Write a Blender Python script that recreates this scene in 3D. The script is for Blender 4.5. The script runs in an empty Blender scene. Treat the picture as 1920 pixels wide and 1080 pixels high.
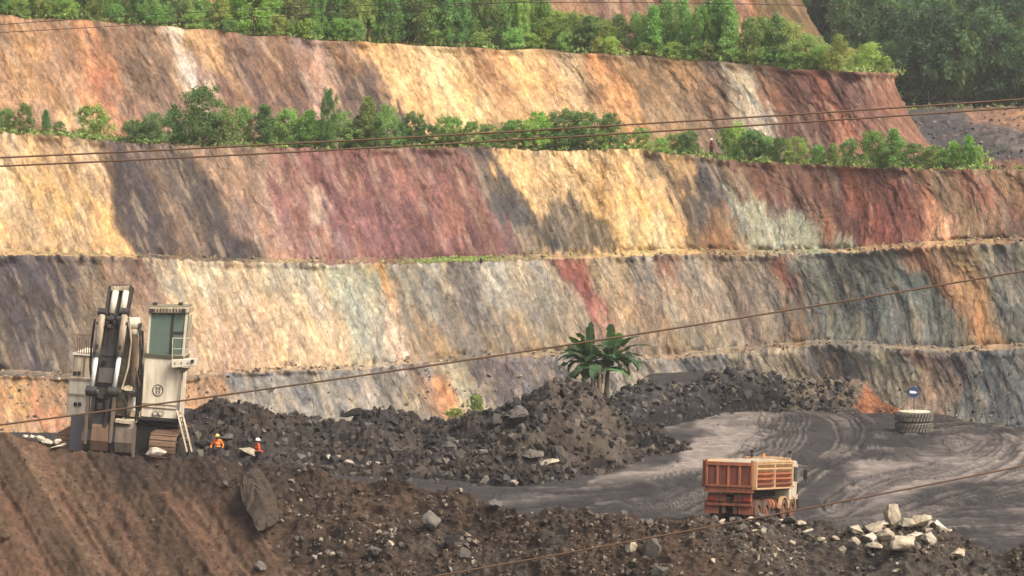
import bpy, bmesh, math, random
import numpy as np
from mathutils import Vector, Matrix, Euler

# ------------------------------------------------------------------ camera, sky, sun, exposure
scene = bpy.context.scene
C = scene.collection
F_PX = 5444.0            # focal length in photo pixels (1920 wide)
CAM_Z = 16.6             # eye height above the pit floor
PITCH = math.atan(180.0 / F_PX)
cam_data = bpy.data.cameras.new('camera')
cam_data.sensor_width = 36.0
cam_data.lens = F_PX / 1920.0 * 36.0
cam_data.clip_start = 0.5
cam_data.clip_end = 3000.0
cam = bpy.data.objects.new('camera', cam_data)
C.objects.link(cam)
cam.location = (0, 0, CAM_Z)
cam.rotation_euler = (math.pi / 2 - PITCH, 0, 0)
scene.camera = cam

SUN_ELEV, SUN_AZ = math.radians(47), math.radians(130)   # azimuth clockwise from +Y (view direction)
world = bpy.data.worlds.new('World')
scene.world = world
world.use_nodes = True
wn = world.node_tree
bg = wn.nodes['Background']
sky = wn.nodes.new('ShaderNodeTexSky')
sky.sky_type = 'NISHITA'
sky.sun_disc = False
sky.sun_elevation = SUN_ELEV
sky.sun_rotation = SUN_AZ
sky.air_density = 0.8
sky.dust_density = 9.0
sky.ozone_density = 0.0
wn.links.new(sky.outputs[0], bg.inputs[0])
bg.inputs[1].default_value = 0.125
sun_data = bpy.data.lights.new('sun', 'SUN')
sun_data.energy = 1.5
sun_data.angle = math.radians(20)
sun_data.color = (1.0, 0.94, 0.84)
sun = bpy.data.objects.new('sun', sun_data)
C.objects.link(sun)
sd = Vector((math.sin(SUN_AZ) * math.cos(SUN_ELEV), math.cos(SUN_AZ) * math.cos(SUN_ELEV), math.sin(SUN_ELEV)))
sun.rotation_euler = sd.to_track_quat('Z', 'Y').to_euler()
sun.location = sd * 100
vs = scene.view_settings
vs.view_transform = 'Standard'
vs.look = 'None'
vs.exposure = 0.86
vs.gamma = 1.0
vs.use_curve_mapping = False
scene.cycles.max_bounces = 5
scene.cycles.diffuse_bounces = 3
scene.cycles.volume_bounces = 0
scene.cycles.transparent_max_bounces = 6

# ------------------------------------------------------------------ helpers
rng = np.random.default_rng(7)
random.seed(7)
CT, ST = math.cos(PITCH), math.sin(PITCH)

def W(px, py, Y):
    """photo pixel + distance along +Y -> world point(s)"""
    px, py, Y = np.broadcast_arrays(np.asarray(px, float), np.asarray(py, float), np.asarray(Y, float))
    xr = (px - 960.0) / F_PX
    yu = -(py - 540.0) / F_PX
    dy = CT + yu * ST
    dz = -ST + yu * CT
    k = Y / dy
    return np.stack([xr * k, Y, CAM_Z + dz * k], -1)

def proj(P):
    x, y, z = P[..., 0], P[..., 1], P[..., 2] - CAM_Z
    f = y * CT - z * ST
    u = y * ST + z * CT
    return 960.0 + F_PX * x / f, 540.0 - F_PX * u / f

def lin(c):
    c = np.asarray(c, float) / 255.0
    return np.where(c <= 0.04045, c / 12.92, ((c + 0.055) / 1.055) ** 2.4)

ALB = 0.60   # photo value -> surface reflectance
def alb(*c):
    return lin(c) * ALB

def albp(*c):
    return lin(c) * 0.78      # man-made paint

def vnoise(x, y, seed=0):
    x = np.asarray(x, float); y = np.asarray(y, float)
    x, y = np.broadcast_arrays(x, y)
    xi = np.floor(x).astype(np.int64); yi = np.floor(y).astype(np.int64)
    fx = x - xi; fy = y - yi
    fx = fx * fx * fx * (fx * (fx * 6 - 15) + 10); fy = fy * fy * fy * (fy * (fy * 6 - 15) + 10)
    def h(a, b):
        n = (a * 374761393 + b * 668265263 + seed * 974634541) & 0xFFFFFFFF
        n = ((n ^ (n >> 13)) * 1274126177) & 0xFFFFFFFF
        n = n ^ (n >> 16)
        return (n & 0xFFFFF) / 524288.0 - 1.0
    a = h(xi, yi); b = h(xi + 1, yi); c = h(xi, yi + 1); d = h(xi + 1, yi + 1)
    return (a + (b - a) * fx) * (1 - fy) + (c + (d - c) * fx) * fy

def fbm(x, y, seed=0, o=4, g=0.5):
    t = 0; a = 1.0; s = 0
    for i in range(o):
        t = t + a * vnoise(x * 2 ** i + 17.3 * i, y * 2 ** i - 9.1 * i, seed + i * 31)
        s += a; a *= g
    return t / s * 1.6

def ridge(x, y, seed=0, o=3):
    t = 0; a = 1.0; s = 0
    for i in range(o):
        t = t + a * (1 - 2 * np.abs(vnoise(x * 2 ** i, y * 2 ** i, seed + i * 13)))
        s += a; a *= 0.5
    return t / s

def sstep(x, a=0.0, b=1.0):
    t = np.clip((x - a) / (b - a), 0, 1)
    return t * t * (3 - 2 * t)

def curve(pts):
    p = np.array(pts, float)
    def f(x):
        # smooth-ish interpolation
        return np.interp(x, p[:, 0], p[:, 1])
    return f

def link(o, parent=None):
    C.objects.link(o)
    if parent is not None:
        o.parent = parent
    return o

def tag(o, label=None, cat=None, group=None, kind=None):
    if label: o['label'] = label
    if cat: o['category'] = cat
    if group: o['group'] = group
    if kind: o['kind'] = kind
    return o

def empty(name, loc=(0, 0, 0), rot=(0, 0, 0), scale=1.0):
    o = bpy.data.objects.new(name, None)
    o.empty_display_size = 0.2
    C.objects.link(o)
    o.location = loc; o.rotation_euler = rot
    o.scale = (scale,) * 3 if not hasattr(scale, '__len__') else scale
    return o

def np_mesh(name, V, F, col=None, smooth=True):
    """V (n,3), F (m,k) int, col (n,3)"""
    me = bpy.data.meshes.new(name)
    V = np.ascontiguousarray(V, np.float32); F = np.ascontiguousarray(F, np.int32)
    m, k = F.shape
    me.vertices.add(len(V)); me.vertices.foreach_set('co', V.ravel())
    me.loops.add(m * k); me.loops.foreach_set('vertex_index', F.ravel())
    me.polygons.add(m)
    me.polygons.foreach_set('loop_start', np.arange(0, m * k, k, dtype=np.int32))
    me.polygons.foreach_set('loop_total', np.full(m, k, np.int32))
    me.polygons.foreach_set('use_smooth', np.full(m, smooth, bool))
    if col is not None:
        ca = me.color_attributes.new('Col', 'FLOAT_COLOR', 'POINT')
        cc = np.ones((len(V), 4), np.float32); cc[:, :3] = col
        ca.data.foreach_set('color', cc.ravel())
    me.update(calc_edges=True)
    return me

def grid_faces(n, m):
    i = np.arange(n - 1)[:, None] * m + np.arange(m - 1)[None, :]
    return np.stack([i, i + 1, i + m + 1, i + m], -1).reshape(-1, 4)

SURF = {}   # surfaces that things can be set down on
def grid_obj(name, P, col, mat, key=None, kind='structure', label=None, flip=False, smooth=True, sh=None):
    n, m = P.shape[:2]
    F = grid_faces(n, m)
    if flip: F = F[:, ::-1]
    me = np_mesh(name, P.reshape(-1, 3), F, col.reshape(-1, 3), smooth)
    if sh is not None:
        a = me.attributes.new('strata', 'FLOAT_VECTOR', 'POINT'); a.data.foreach_set('vector', np.ascontiguousarray(sh, np.float32).ravel())
    me.materials.append(mat)
    o = link(bpy.data.objects.new(name, me))
    if kind: o['kind'] = kind
    if label: o['label'] = label
    if key:
        px, py = proj(P)
        SURF[key] = (px.ravel(), py.ravel(), P.reshape(-1, 3))
    return o

def at_surf(key, px, py, front=False):
    X, Y, P = SURF[key]
    d = (X - px) ** 2 + (Y - py) ** 2
    i = int(np.argmin(d))
    return Vector(P[i])

# ------------------------------------------------------------------ materials
MATS = {}
def new_mat(name):
    m = bpy.data.materials.new(name); m.use_nodes = True
    nt = m.node_tree
    return m, nt, nt.nodes['Principled BSDF'], nt.links

def terrain_mat(name, fine=6.0, amt=0.35, bump=0.5, rough=0.95, spec=0.2, dist=0.08):
    m, nt, b, L = new_mat(name)
    at = nt.nodes.new('ShaderNodeAttribute'); at.attribute_name = 'Col'
    tc = nt.nodes.new('ShaderNodeNewGeometry')
    n1 = nt.nodes.new('ShaderNodeTexNoise'); n1.inputs['Scale'].default_value = fine; n1.inputs['Detail'].default_value = 8; n1.inputs['Roughness'].default_value = 0.7
    L.new(tc.outputs['Position'], n1.inputs['Vector'])
    mr = nt.nodes.new('ShaderNodeMapRange'); mr.inputs['From Min'].default_value = 0.25; mr.inputs['From Max'].default_value = 0.75
    mr.inputs['To Min'].default_value = 1 - amt; mr.inputs['To Max'].default_value = 1 + amt
    L.new(n1.outputs['Fac'], mr.inputs['Value'])
    mx = nt.nodes.new('ShaderNodeVectorMath'); mx.operation = 'SCALE'
    L.new(at.outputs['Color'], mx.inputs[0]); L.new(mr.outputs['Result'], mx.inputs['Scale'])
    L.new(mx.outputs['Vector'], b.inputs['Base Color'])
    bp = nt.nodes.new('ShaderNodeBump'); bp.inputs['Strength'].default_value = bump; bp.inputs['Distance'].default_value = dist
    L.new(n1.outputs['Fac'], bp.inputs['Height']); L.new(bp.outputs['Normal'], b.inputs['Normal'])
    b.inputs['Roughness'].default_value = rough
    b.inputs['Specular IOR Level'].default_value = spec
    return m

def bedrock_mat(name):
    m, nt, b, L = new_mat(name)
    N = nt.nodes.new
    at = N('ShaderNodeAttribute'); at.attribute_name = 'Col'
    st = N('ShaderNodeAttribute'); st.attribute_name = 'strata'      # (along the dip, height, along the face) in metres
    def mapped(sc):
        mp = N('ShaderNodeVectorMath'); mp.operation = 'MULTIPLY'; mp.inputs[1].default_value = sc
        L.new(st.outputs['Vector'], mp.inputs[0]); return mp.outputs['Vector']
    def noise(vec, detail, rough):
        n = N('ShaderNodeTexNoise'); n.inputs['Scale'].default_value = 1.0; n.inputs['Detail'].default_value = detail; n.inputs['Roughness'].default_value = rough
        L.new(vec, n.inputs['Vector']); return n.outputs['Fac']
    def rng_(v, a, b_, c, d):
        r = N('ShaderNodeMapRange'); r.inputs['From Min'].default_value = a; r.inputs['From Max'].default_value = b_; r.inputs['To Min'].default_value = c; r.inputs['To Max'].default_value = d
        L.new(v, r.inputs['Value']); return r.outputs['Result']
    def mul(a, b_):
        q = N('ShaderNodeMath'); q.operation = 'MULTIPLY'; L.new(a, q.inputs[0]); L.new(b_, q.inputs[1]); return q.outputs[0]
    streak = noise(mapped((2.3, .62, 0)), 7, .75)
    grain = noise(mapped((0, 3.2, 3.6)), 6, .75)
    vo = N('ShaderNodeTexVoronoi'); vo.feature = 'F1'; vo.inputs['Scale'].default_value = 1.0; vo.inputs['Randomness'].default_value = 1.0
    L.new(mapped((1.5, .85, .25)), vo.inputs['Vector'])
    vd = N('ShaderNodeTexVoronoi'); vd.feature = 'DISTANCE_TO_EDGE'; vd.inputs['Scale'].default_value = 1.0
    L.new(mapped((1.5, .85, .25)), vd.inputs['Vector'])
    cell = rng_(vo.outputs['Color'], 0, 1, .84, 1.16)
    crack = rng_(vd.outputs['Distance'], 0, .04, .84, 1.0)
    st2 = noise(mapped((6.5, .8, 0)), 3, .6)
    thin = mul(rng_(st2, .585, .66, 1.0, .68), rng_(st2, .34, .41, 1.22, 1.0))
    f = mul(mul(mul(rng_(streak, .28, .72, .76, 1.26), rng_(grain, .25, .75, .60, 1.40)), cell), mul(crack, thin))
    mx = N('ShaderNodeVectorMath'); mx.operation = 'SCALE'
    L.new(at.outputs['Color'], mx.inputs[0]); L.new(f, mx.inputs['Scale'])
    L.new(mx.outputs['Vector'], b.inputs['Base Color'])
    h = N('ShaderNodeMath'); h.operation = 'ADD'; L.new(mul(streak, rng_(grain, 0, 1, .6, 1.4)), h.inputs[0])
    L.new(rng_(vo.outputs['Color'], 0, 1, 0, .45), h.inputs[1])
    h2 = N('ShaderNodeMath'); h2.operation = 'ADD'; L.new(h.outputs[0], h2.inputs[0]); L.new(rng_(vd.outputs['Distance'], 0, .07, -.35, 0), h2.inputs[1])
    bp = N('ShaderNodeBump'); bp.inputs['Strength'].default_value = .5; bp.inputs['Distance'].default_value = .15
    L.new(h2.outputs[0], bp.inputs['Height']); L.new(bp.outputs['Normal'], b.inputs['Normal'])
    b.inputs['Roughness'].default_value = .95; b.inputs['Specular IOR Level'].default_value = .2
    return m

def paint_mat(name, col, dirt=(110, 90, 70), amt=0.45, scale=1.2, rough=0.55, metal=0.0, streak=True, lo=0.45, hi=0.75):
    """worn painted metal: colour with vertical dirt streaks, in object space"""
    m, nt, b, L = new_mat(name)
    tc = nt.nodes.new('ShaderNodeTexCoord')
    mp = nt.nodes.new('ShaderNodeMapping'); mp.inputs['Scale'].default_value = (scale * 2.2, scale * 2.2, scale * (0.35 if streak else 2.2))
    L.new(tc.outputs['Object'], mp.inputs['Vector'])
    n1 = nt.nodes.new('ShaderNodeTexNoise'); n1.inputs['Scale'].default_value = 1.0; n1.inputs['Detail'].default_value = 7; n1.inputs['Roughness'].default_value = 0.65
    L.new(mp.outputs['Vector'], n1.inputs['Vector'])
    mr = nt.nodes.new('ShaderNodeMapRange'); mr.inputs['From Min'].default_value = lo; mr.inputs['From Max'].default_value = hi
    mr.inputs['To Max'].default_value = amt * 1.6
    L.new(n1.outputs['Fac'], mr.inputs['Value'])
    mx = nt.nodes.new('ShaderNodeMix'); mx.data_type = 'RGBA'
    mx.inputs[6].default_value = (*albp(*col), 1); mx.inputs[7].default_value = (*albp(*dirt), 1)
    L.new(mr.outputs['Result'], mx.inputs[0])
    L.new(mx.outputs[2], b.inputs['Base Color'])
    b.inputs['Roughness'].default_value = rough
    b.inputs['Metallic'].default_value = metal
    bp = nt.nodes.new('ShaderNodeBump'); bp.inputs['Strength'].default_value = 0.15; bp.inputs['Distance'].default_value = 0.02
    L.new(n1.outputs['Fac'], bp.inputs['Height']); L.new(bp.outputs['Normal'], b.inputs['Normal'])
    return m

def rock_mat(name, col, var=0.35, dust=(150, 140, 125)):
    m, nt, b, L = new_mat(name)
    oi = nt.nodes.new('ShaderNodeObjectInfo')
    tc = nt.nodes.new('ShaderNodeTexCoord')
    n1 = nt.nodes.new('ShaderNodeTexNoise'); n1.inputs['Scale'].default_value = 2.6; n1.inputs['Detail'].default_value = 8; n1.inputs['Roughness'].default_value = 0.7
    L.new(tc.outputs['Object'], n1.inputs['Vector'])
    mr = nt.nodes.new('ShaderNodeMapRange'); mr.inputs['To Min'].default_value = 1 - var; mr.inputs['To Max'].default_value = 1 + var
    L.new(oi.outputs['Random'], mr.inputs['Value'])
    m2 = nt.nodes.new('ShaderNodeMapRange'); m2.inputs['From Min'].default_value = .3; m2.inputs['From Max'].default_value = .7; m2.inputs['To Min'].default_value = .6; m2.inputs['To Max'].default_value = 1.35
    L.new(n1.outputs['Fac'], m2.inputs['Value'])
    mu = nt.nodes.new('ShaderNodeMath'); mu.operation = 'MULTIPLY'
    L.new(mr.outputs['Result'], mu.inputs[0]); L.new(m2.outputs['Result'], mu.inputs[1])
    vm = nt.nodes.new('ShaderNodeVectorMath'); vm.operation = 'SCALE'
    vm.inputs[0].default_value = tuple(alb(*col)); L.new(mu.outputs[0], vm.inputs['Scale'])
    L.new(vm.outputs['Vector'], b.inputs['Base Color'])
    b.inputs['Roughness'].default_value = 0.9
    b.inputs['Specular IOR Level'].default_value = 0.25
    bp = nt.nodes.new('ShaderNodeBump'); bp.inputs['Strength'].default_value = 0.6; bp.inputs['Distance'].default_value = 0.12
    L.new(n1.outputs['Fac'], bp.inputs['Height']); L.new(bp.outputs['Normal'], b.inputs['Normal'])
    return m

def leaf_mat(name, col, hue=0.25, trans=0.35):
    m, nt, b, L = new_mat(name)
    at = nt.nodes.new('ShaderNodeAttribute'); at.attribute_name = 'Col'
    oi = nt.nodes.new('ShaderNodeObjectInfo')
    mr = nt.nodes.new('ShaderNodeMapRange'); mr.inputs['To Min'].default_value = 1 - hue; mr.inputs['To Max'].default_value = 1 + hue
    L.new(oi.outputs['Random'], mr.inputs['Value'])
    cr = nt.nodes.new('ShaderNodeVectorMath'); cr.operation = 'MULTIPLY'; cr.inputs[1].default_value = col
    L.new(at.outputs['Color'], cr.inputs[0])
    oc = nt.nodes.new('ShaderNodeVectorMath'); oc.operation = 'MULTIPLY'
    L.new(cr.outputs['Vector'], oc.inputs[0]); L.new(oi.outputs['Color'], oc.inputs[1])
    vm = nt.nodes.new('ShaderNodeVectorMath'); vm.operation = 'SCALE'
    L.new(oc.outputs['Vector'], vm.inputs[0]); L.new(mr.outputs['Result'], vm.inputs['Scale'])
    L.new(vm.outputs['Vector'], b.inputs['Base Color'])
    b.inputs['Roughness'].default_value = 0.6
    b.inputs['Specular IOR Level'].default_value = 0.25
    tr = nt.nodes.new('ShaderNodeBsdfTranslucent')
    sc = nt.nodes.new('ShaderNodeVectorMath'); sc.operation = 'MULTIPLY'; sc.inputs[1].default_value = (1.2, 1.25, 0.6)
    L.new(vm.outputs['Vector'], sc.inputs[0]); L.new(sc.outputs['Vector'], tr.inputs['Color'])
    ms = nt.nodes.new('ShaderNodeMixShader'); ms.inputs[0].default_value = trans
    L.new(b.outputs[0], ms.inputs[1]); L.new(tr.outputs[0], ms.inputs[2])
    L.new(ms.outputs[0], nt.nodes['Material Output'].inputs['Surface'])
    return m

def plain(name, col, rough=0.6, metal=0.0, alpha=None):
    m, nt, b, L = new_mat(name)
    tc = nt.nodes.new('ShaderNodeTexCoord')
    n1 = nt.nodes.new('ShaderNodeTexNoise'); n1.inputs['Scale'].default_value = 5.0; n1.inputs['Detail'].default_value = 5
    L.new(tc.outputs['Object'], n1.inputs['Vector'])
    mr = nt.nodes.new('ShaderNodeMapRange'); mr.inputs['To Min'].default_value = 0.7; mr.inputs['To Max'].default_value = 1.3
    L.new(n1.outputs['Fac'], mr.inputs['Value'])
    vm = nt.nodes.new('ShaderNodeVectorMath'); vm.operation = 'SCALE'; vm.inputs[0].default_value = tuple(albp(*col))
    L.new(mr.outputs['Result'], vm.inputs['Scale']); L.new(vm.outputs['Vector'], b.inputs['Base Color'])
    b.inputs['Roughness'].default_value = rough; b.inputs['Metallic'].default_value = metal
    return m
# ================================================================== THE PIT WALL
M_ROCK = bedrock_mat('bedrock')
M_MUD = terrain_mat('mud', fine=1.7, amt=0.42, bump=0.9, rough=0.8, spec=0.35, dist=0.12)
M_SOIL = terrain_mat('soil', fine=3.5, amt=0.40, bump=0.8, dist=0.10)

# ledge edges in photo pixels (x, y); each gets its own distance below
Y_FOOT = [(-300,820),(0,815),(600,812),(1000,805),(1300,800),(1500,790),(1650,788),(1700,790),(1800,802),(1920,814),(2220,842)]
Y_L4 = [(-300,700),(0,705),(130,708),(340,716),(420,702),(560,697),(700,691),(800,680),(900,672),(1050,668),(1270,673),(1340,666),(1450,655),(1560,646),(1700,656),(1780,663),(1920,655),(2220,650)]
Y_L3 = [(-300,480),(0,478),(200,481),(330,488),(500,493),(650,496),(820,493),(1000,488),(1150,481),(1300,477),(1450,480),(1600,473),(1700,465),(1800,460),(1920,455),(2220,450)]
Y_L2 = [(-300,238),(0,249),(100,254),(200,265),(330,273),(500,276),(640,281),(800,278),(900,274),(1000,282),(1200,281),(1300,293),(1400,304),(1500,309),(1600,313),(1700,316),(1840,319),(1920,320),(2220,327)]
Y_L1 = [(-300,12),(0,30),(250,45),(420,58),(500,68),(650,75),(900,90),(1000,93),(1200,106),(1300,114),(1500,128),(1600,135),(1690,138),(2220,160)]
D_FOOT = curve([(-300,227),(1000,227),(1300,223),(1500,218),(1700,207),(1800,204),(1920,200),(2220,190),(2700,176)])

cols = np.linspace(-560, 2700, 1400)
def wob(c, seed, amp):
    return fbm(c / 60.0, c * 0 + seed, seed, 4) * amp

def edge(yc, D, seed, ay=3.0, ad=0.9, c=cols, rag=2.6):
    return W(c, curve(yc)(c) + wob(c, seed, ay * .45) + fbm(c / 9, c * 0 + seed, seed + 2, 3, .7) * rag, D + wob(c, seed + 5, ad * .6) + .25 * fbm(c / 12, c * 0, seed + 9, 3))

d0 = D_FOOT(cols); d1 = d0 + 4.5; d2 = d1 + 5.5; d3 = d2 + 6.5; d4 = d3 + 7.5; d5 = d4 + 8.0; d6 = d5 + 10; d7 = d6 + 8.5; d8 = d7 + 12; d9 = d8 + 10
E0 = edge(Y_FOOT, d0, 1); E1 = edge(Y_L4, d1, 2, 3.5)
E2 = edge([(x, y - 7) for x, y in Y_L4], d1 + 4.0, 3, 3, rag=.7)
E3 = edge(Y_L3, d3, 4, 2.5); E4 = edge([(x, y - 6) for x, y in Y_L3], d4, 6, 2, rag=.7)
E5 = edge(Y_L2, d5, 7, 2.5); E6 = edge([(x, y + 2) for x, y in Y_L2], d6, 8, 1, rag=.4)

def edge_key(k, E):
    a, b = proj(E); SURF[k] = (a, b * 0 + 0.0, E)
edge_key('e5', E5)

# ---- rock colours: sample spots (photo x, y, r, g, b) blended along the dip of the strata
SPOTS = {
 1: """0,60,178,140,105;40,120,205,160,115;60,200,190,150,118;110,80,165,128,100;120,160,190,150,115;150,230,215,175,135;170,100,205,148,105;190,140,205,125,88;205,210,215,150,105
 230,70,150,120,98;250,130,140,115,95;240,200,165,130,108;290,90,160,132,108;290,160,142,118,104;330,210,165,130,112;345,120,215,195,175;360,60,190,155,115;400,100,215,170,125;410,180,138,108,98
 440,90,150,115,95;480,150,128,102,92;520,100,140,112,96;560,170,130,104,94;595,130,205,170,155;600,190,185,150,140;630,90,165,130,105;640,150,120,98,90;650,210,95,80,85;700,190,100,84,82;740,215,90,78,80
 680,90,215,170,120;720,120,225,180,125;760,190,235,190,135;780,100,235,195,145;820,150,238,205,155;860,200,240,205,150;880,110,225,180,125;920,150,205,150,100;950,200,225,180,128;980,110,235,195,140;1020,150,222,170,120;1060,180,225,185,140
 1080,120,222,190,145;1110,150,185,140,98;1130,110,215,150,90;1150,190,225,165,105;1180,130,165,130,95;1200,180,160,132,104;1240,150,150,126,100;1260,220,170,140,110;1290,130,185,145,100;1320,190,160,125,100;1350,150,135,112,98;1345,230,150,125,108
 1385,150,205,190,165;1395,200,215,200,180;1420,240,200,185,170;1420,150,165,125,100;1450,190,140,98,84;1480,160,132,92,80;1470,240,135,98,88;1510,210,128,90,82;1520,150,200,120,95;1545,190,212,130,98;1570,240,208,125,95;1590,265,205,130,95
 1560,150,140,92,80;1600,180,136,94,82;1640,220,132,92,80;1650,160,142,100,84;1700,200,148,106,88;1700,150,165,125,100;1750,260,140,98,84;1790,290,135,95,82""",
 2: """0,280,225,190,150;20,350,228,195,145;60,420,215,180,135;90,300,200,165,125;110,380,232,190,130;140,440,205,172,130;170,330,215,180,140;190,400,230,185,120;200,450,215,175,125;60,470,200,165,120
 230,300,110,95,92;250,350,92,82,85;240,420,86,78,80;280,440,88,80,80;300,330,125,108,98;330,300,95,85,88;310,390,128,104,92;340,450,125,105,92;370,350,110,98,92;400,400,85,80,82;420,450,86,78,78;460,478,100,88,84;350,290,150,128,108
 420,320,165,138,118;450,380,168,138,122;470,300,160,132,112;500,430,182,145,130;520,340,165,112,106;540,300,150,108,100;560,400,160,112,108;600,350,150,92,94;600,420,198,170,155;620,460,155,100,98;640,310,150,104,100;660,400,162,105,104;700,340,148,100,98;720,440,140,88,90
 760,380,152,102,100;780,310,138,100,95;800,450,140,90,92;820,360,165,110,104;840,420,175,115,105;870,340,148,106,98;880,460,140,92,92;910,400,150,108,102;940,460,142,100,98;900,300,110,98,94;920,340,125,110,102
 930,350,95,92,92;960,400,88,88,88;1000,440,120,108,98;1040,465,190,160,120;960,310,225,185,135;1000,350,230,190,135;1020,300,235,200,150;1060,330,232,190,130;1100,300,238,200,145;1140,350,230,182,118;1180,310,235,195,140;1200,380,232,185,120;1220,440,238,205,150;1250,350,205,165,115;1260,410,228,180,118;1180,430,230,195,135;1290,320,190,155,110;1230,310,140,120,92;1300,380,120,100,80
 1330,340,92,86,82;1310,400,85,82,80;1330,440,150,110,80;1360,360,115,98,86;1360,440,165,125,92;1390,460,150,130,105;1400,400,182,178,150;1440,430,180,180,155;1480,430,175,178,155;1510,450,165,178,160;1500,468,165,170,150;1380,350,165,140,115
 1410,340,138,98,84;1450,370,136,94,82;1480,330,140,100,86;1500,390,140,92,78;1540,350,146,98,80;1545,430,190,115,75;1570,460,175,160,130;1570,380,150,95,80;1590,340,205,115,80;1620,400,170,88,68;1600,440,150,85,70;1640,360,150,88,74;1660,430,160,82,66;1700,390,165,88,68;1690,340,145,98,82;1720,450,165,95,75
 1725,380,215,130,85;1750,430,232,165,115;1775,462,215,155,115;1740,340,150,115,90;1770,370,152,125,96;1810,420,150,122,92;1830,360,178,110,78;1850,440,150,118,90;1890,380,142,100,82;1910,430,120,95,82;1880,330,150,118,92;1960,400,140,110,88;2100,400,150,118,90;-100,350,220,185,135;-250,380,150,120,105""",
 3: """0,520,88,80,82;30,580,82,76,80;60,640,84,78,80;80,520,92,84,86;110,560,84,76,78;130,500,105,95,92;20,670,110,100,92;100,660,118,108,98;140,560,128,112,98;150,620,120,108,96;170,520,148,130,108;180,660,140,122,104
 210,500,155,135,112;230,540,152,122,100;250,510,128,104,92;270,560,165,135,112;300,500,185,165,135;330,540,182,172,152;350,600,205,175,142;380,520,192,180,152;400,580,208,182,150;420,650,200,165,132;450,540,205,185,155;480,610,208,176,142;500,510,196,186,160;530,570,210,188,155;560,640,205,178,146;580,530,202,190,160;610,600,212,190,158;640,660,205,180,150;650,540,180,182,160;680,590,184,182,158;690,520,175,178,155;740,610,212,190,160;745,655,210,182,152
 700,510,200,160,110;725,560,190,155,115;745,520,150,142,125;770,600,150,140,122;790,540,145,140,126;810,640,150,128,100;830,520,170,160,140;850,580,128,120,108;870,540,118,112,108;890,620,132,122,108;910,510,165,158,142;930,660,150,135,112;950,560,172,162,142;970,620,168,145,112;1000,530,165,158,142;1020,600,150,142,126;1040,520,175,165,145;1050,650,150,138,118
 1065,500,162,98,88;1090,540,165,92,80;1110,570,172,98,84;1125,600,170,120,98;1090,600,165,150,128;1110,650,158,142,120;1140,520,175,155,125;1160,580,170,145,115;1180,640,155,138,116;1210,520,165,152,132;1230,590,165,138,108;1260,540,178,155,125;1280,620,165,150,126;1250,510,160,120,95
 1310,520,155,142,122;1330,580,160,142,120;1340,640,172,156,128;1370,530,148,132,118;1390,600,142,124,110;1420,560,150,138,120;1440,500,150,140,124;1450,510,165,98,75;1465,530,140,90,72;1440,620,155,140,116;1470,600,150,136,116;1500,520,138,136,122;1490,620,172,138,100;1510,580,140,138,124;1540,540,134,136,122;1560,610,128,130,118;1600,520,132,134,120;1600,580,118,122,112;1640,560,122,128,118;1650,510,136,134,118;1640,630,118,120,114;1680,520,118,128,118;1690,600,140,138,126;1700,640,118,116,112
 1720,500,178,125,92;1750,520,185,128,90;1735,560,120,126,114;1770,580,128,130,116;1790,500,178,148,105;1800,540,185,142,98;1830,600,195,145,92;1860,640,185,142,95;1830,640,150,138,115;1850,520,152,142,116;1890,560,125,125,112;1880,500,128,122,110;1910,620,132,126,108;1950,560,130,128,112;2100,580,150,132,105;-120,560,95,85,84;-280,600,150,130,108""",
 4: """0,720,185,145,100;40,750,195,158,112;90,725,175,140,105;80,770,205,140,90;20,790,190,150,110;130,760,170,140,112;340,730,195,155,118;370,760,185,150,115;410,720,190,150,112;430,750,160,150,138;480,715,150,148,142;520,750,165,158,145;560,720,135,134,132;600,760,168,160,145;640,715,150,146,138;680,750,158,150,138;720,720,142,138,130;760,760,165,155,138;800,700,150,142,132
 825,745,205,145,95;850,770,185,160,118;860,710,172,165,145;900,740,162,150,128;910,690,128,120,118;940,720,118,108,110;980,700,132,124,122;1010,730,128,120,116;1060,690,140,132,124;1100,720,150,142,128;1200,720,165,155,138;1250,690,150,142,130;1300,690,128,128,126;1350,680,140,138,132
 1380,700,172,160,135;1430,680,165,155,135;1480,690,180,165,135;1520,680,150,142,130;1550,700,165,142,115;1580,670,128,124,116;1620,700,150,142,126;1660,660,178,172,142;1650,720,162,155,132;1690,700,172,165,140;1710,740,165,140,120;1730,690,140,118,104;1760,720,135,118,108;1790,690,125,120,114;1800,760,112,116,114;1830,720,108,114,116;1860,680,120,122,118;1880,760,105,112,116;1910,710,115,120,120;1950,740,120,122,118;2100,740,130,125,115;-200,740,150,130,110""",
 0: """-300,0,150,120,90;0,0,170,130,90;340,10,205,160,110;380,30,150,120,80;600,0,160,125,90;900,0,140,110,85;1080,20,165,128,98;1120,0,150,105,88;1140,20,185,148,118;1170,10,150,112,92;1220,20,130,100,80;1300,0,120,98,70;1350,30,110,95,65;1390,15,185,125,98;1395,40,178,120,95;1420,20,120,95,68;1460,40,112,98,66;1500,60,120,100,70;1530,60,128,100,74;1560,100,120,98,70""",
}
def earth(c):
    """pull iron reds towards brown; keep ochres"""
    c = np.atleast_2d(c)
    l_ = (c @ np.array([.3, .59, .11]))[:, None]
    red = sstep(c[:, :1] / c[:, 1:2], 1.7, 2.6)
    return np.clip((l_ + (c - l_) * (.97 - .20 * red)) * (1 - .08 * red) * np.array([1.0, .99, .925]), .01, 1)
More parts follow.
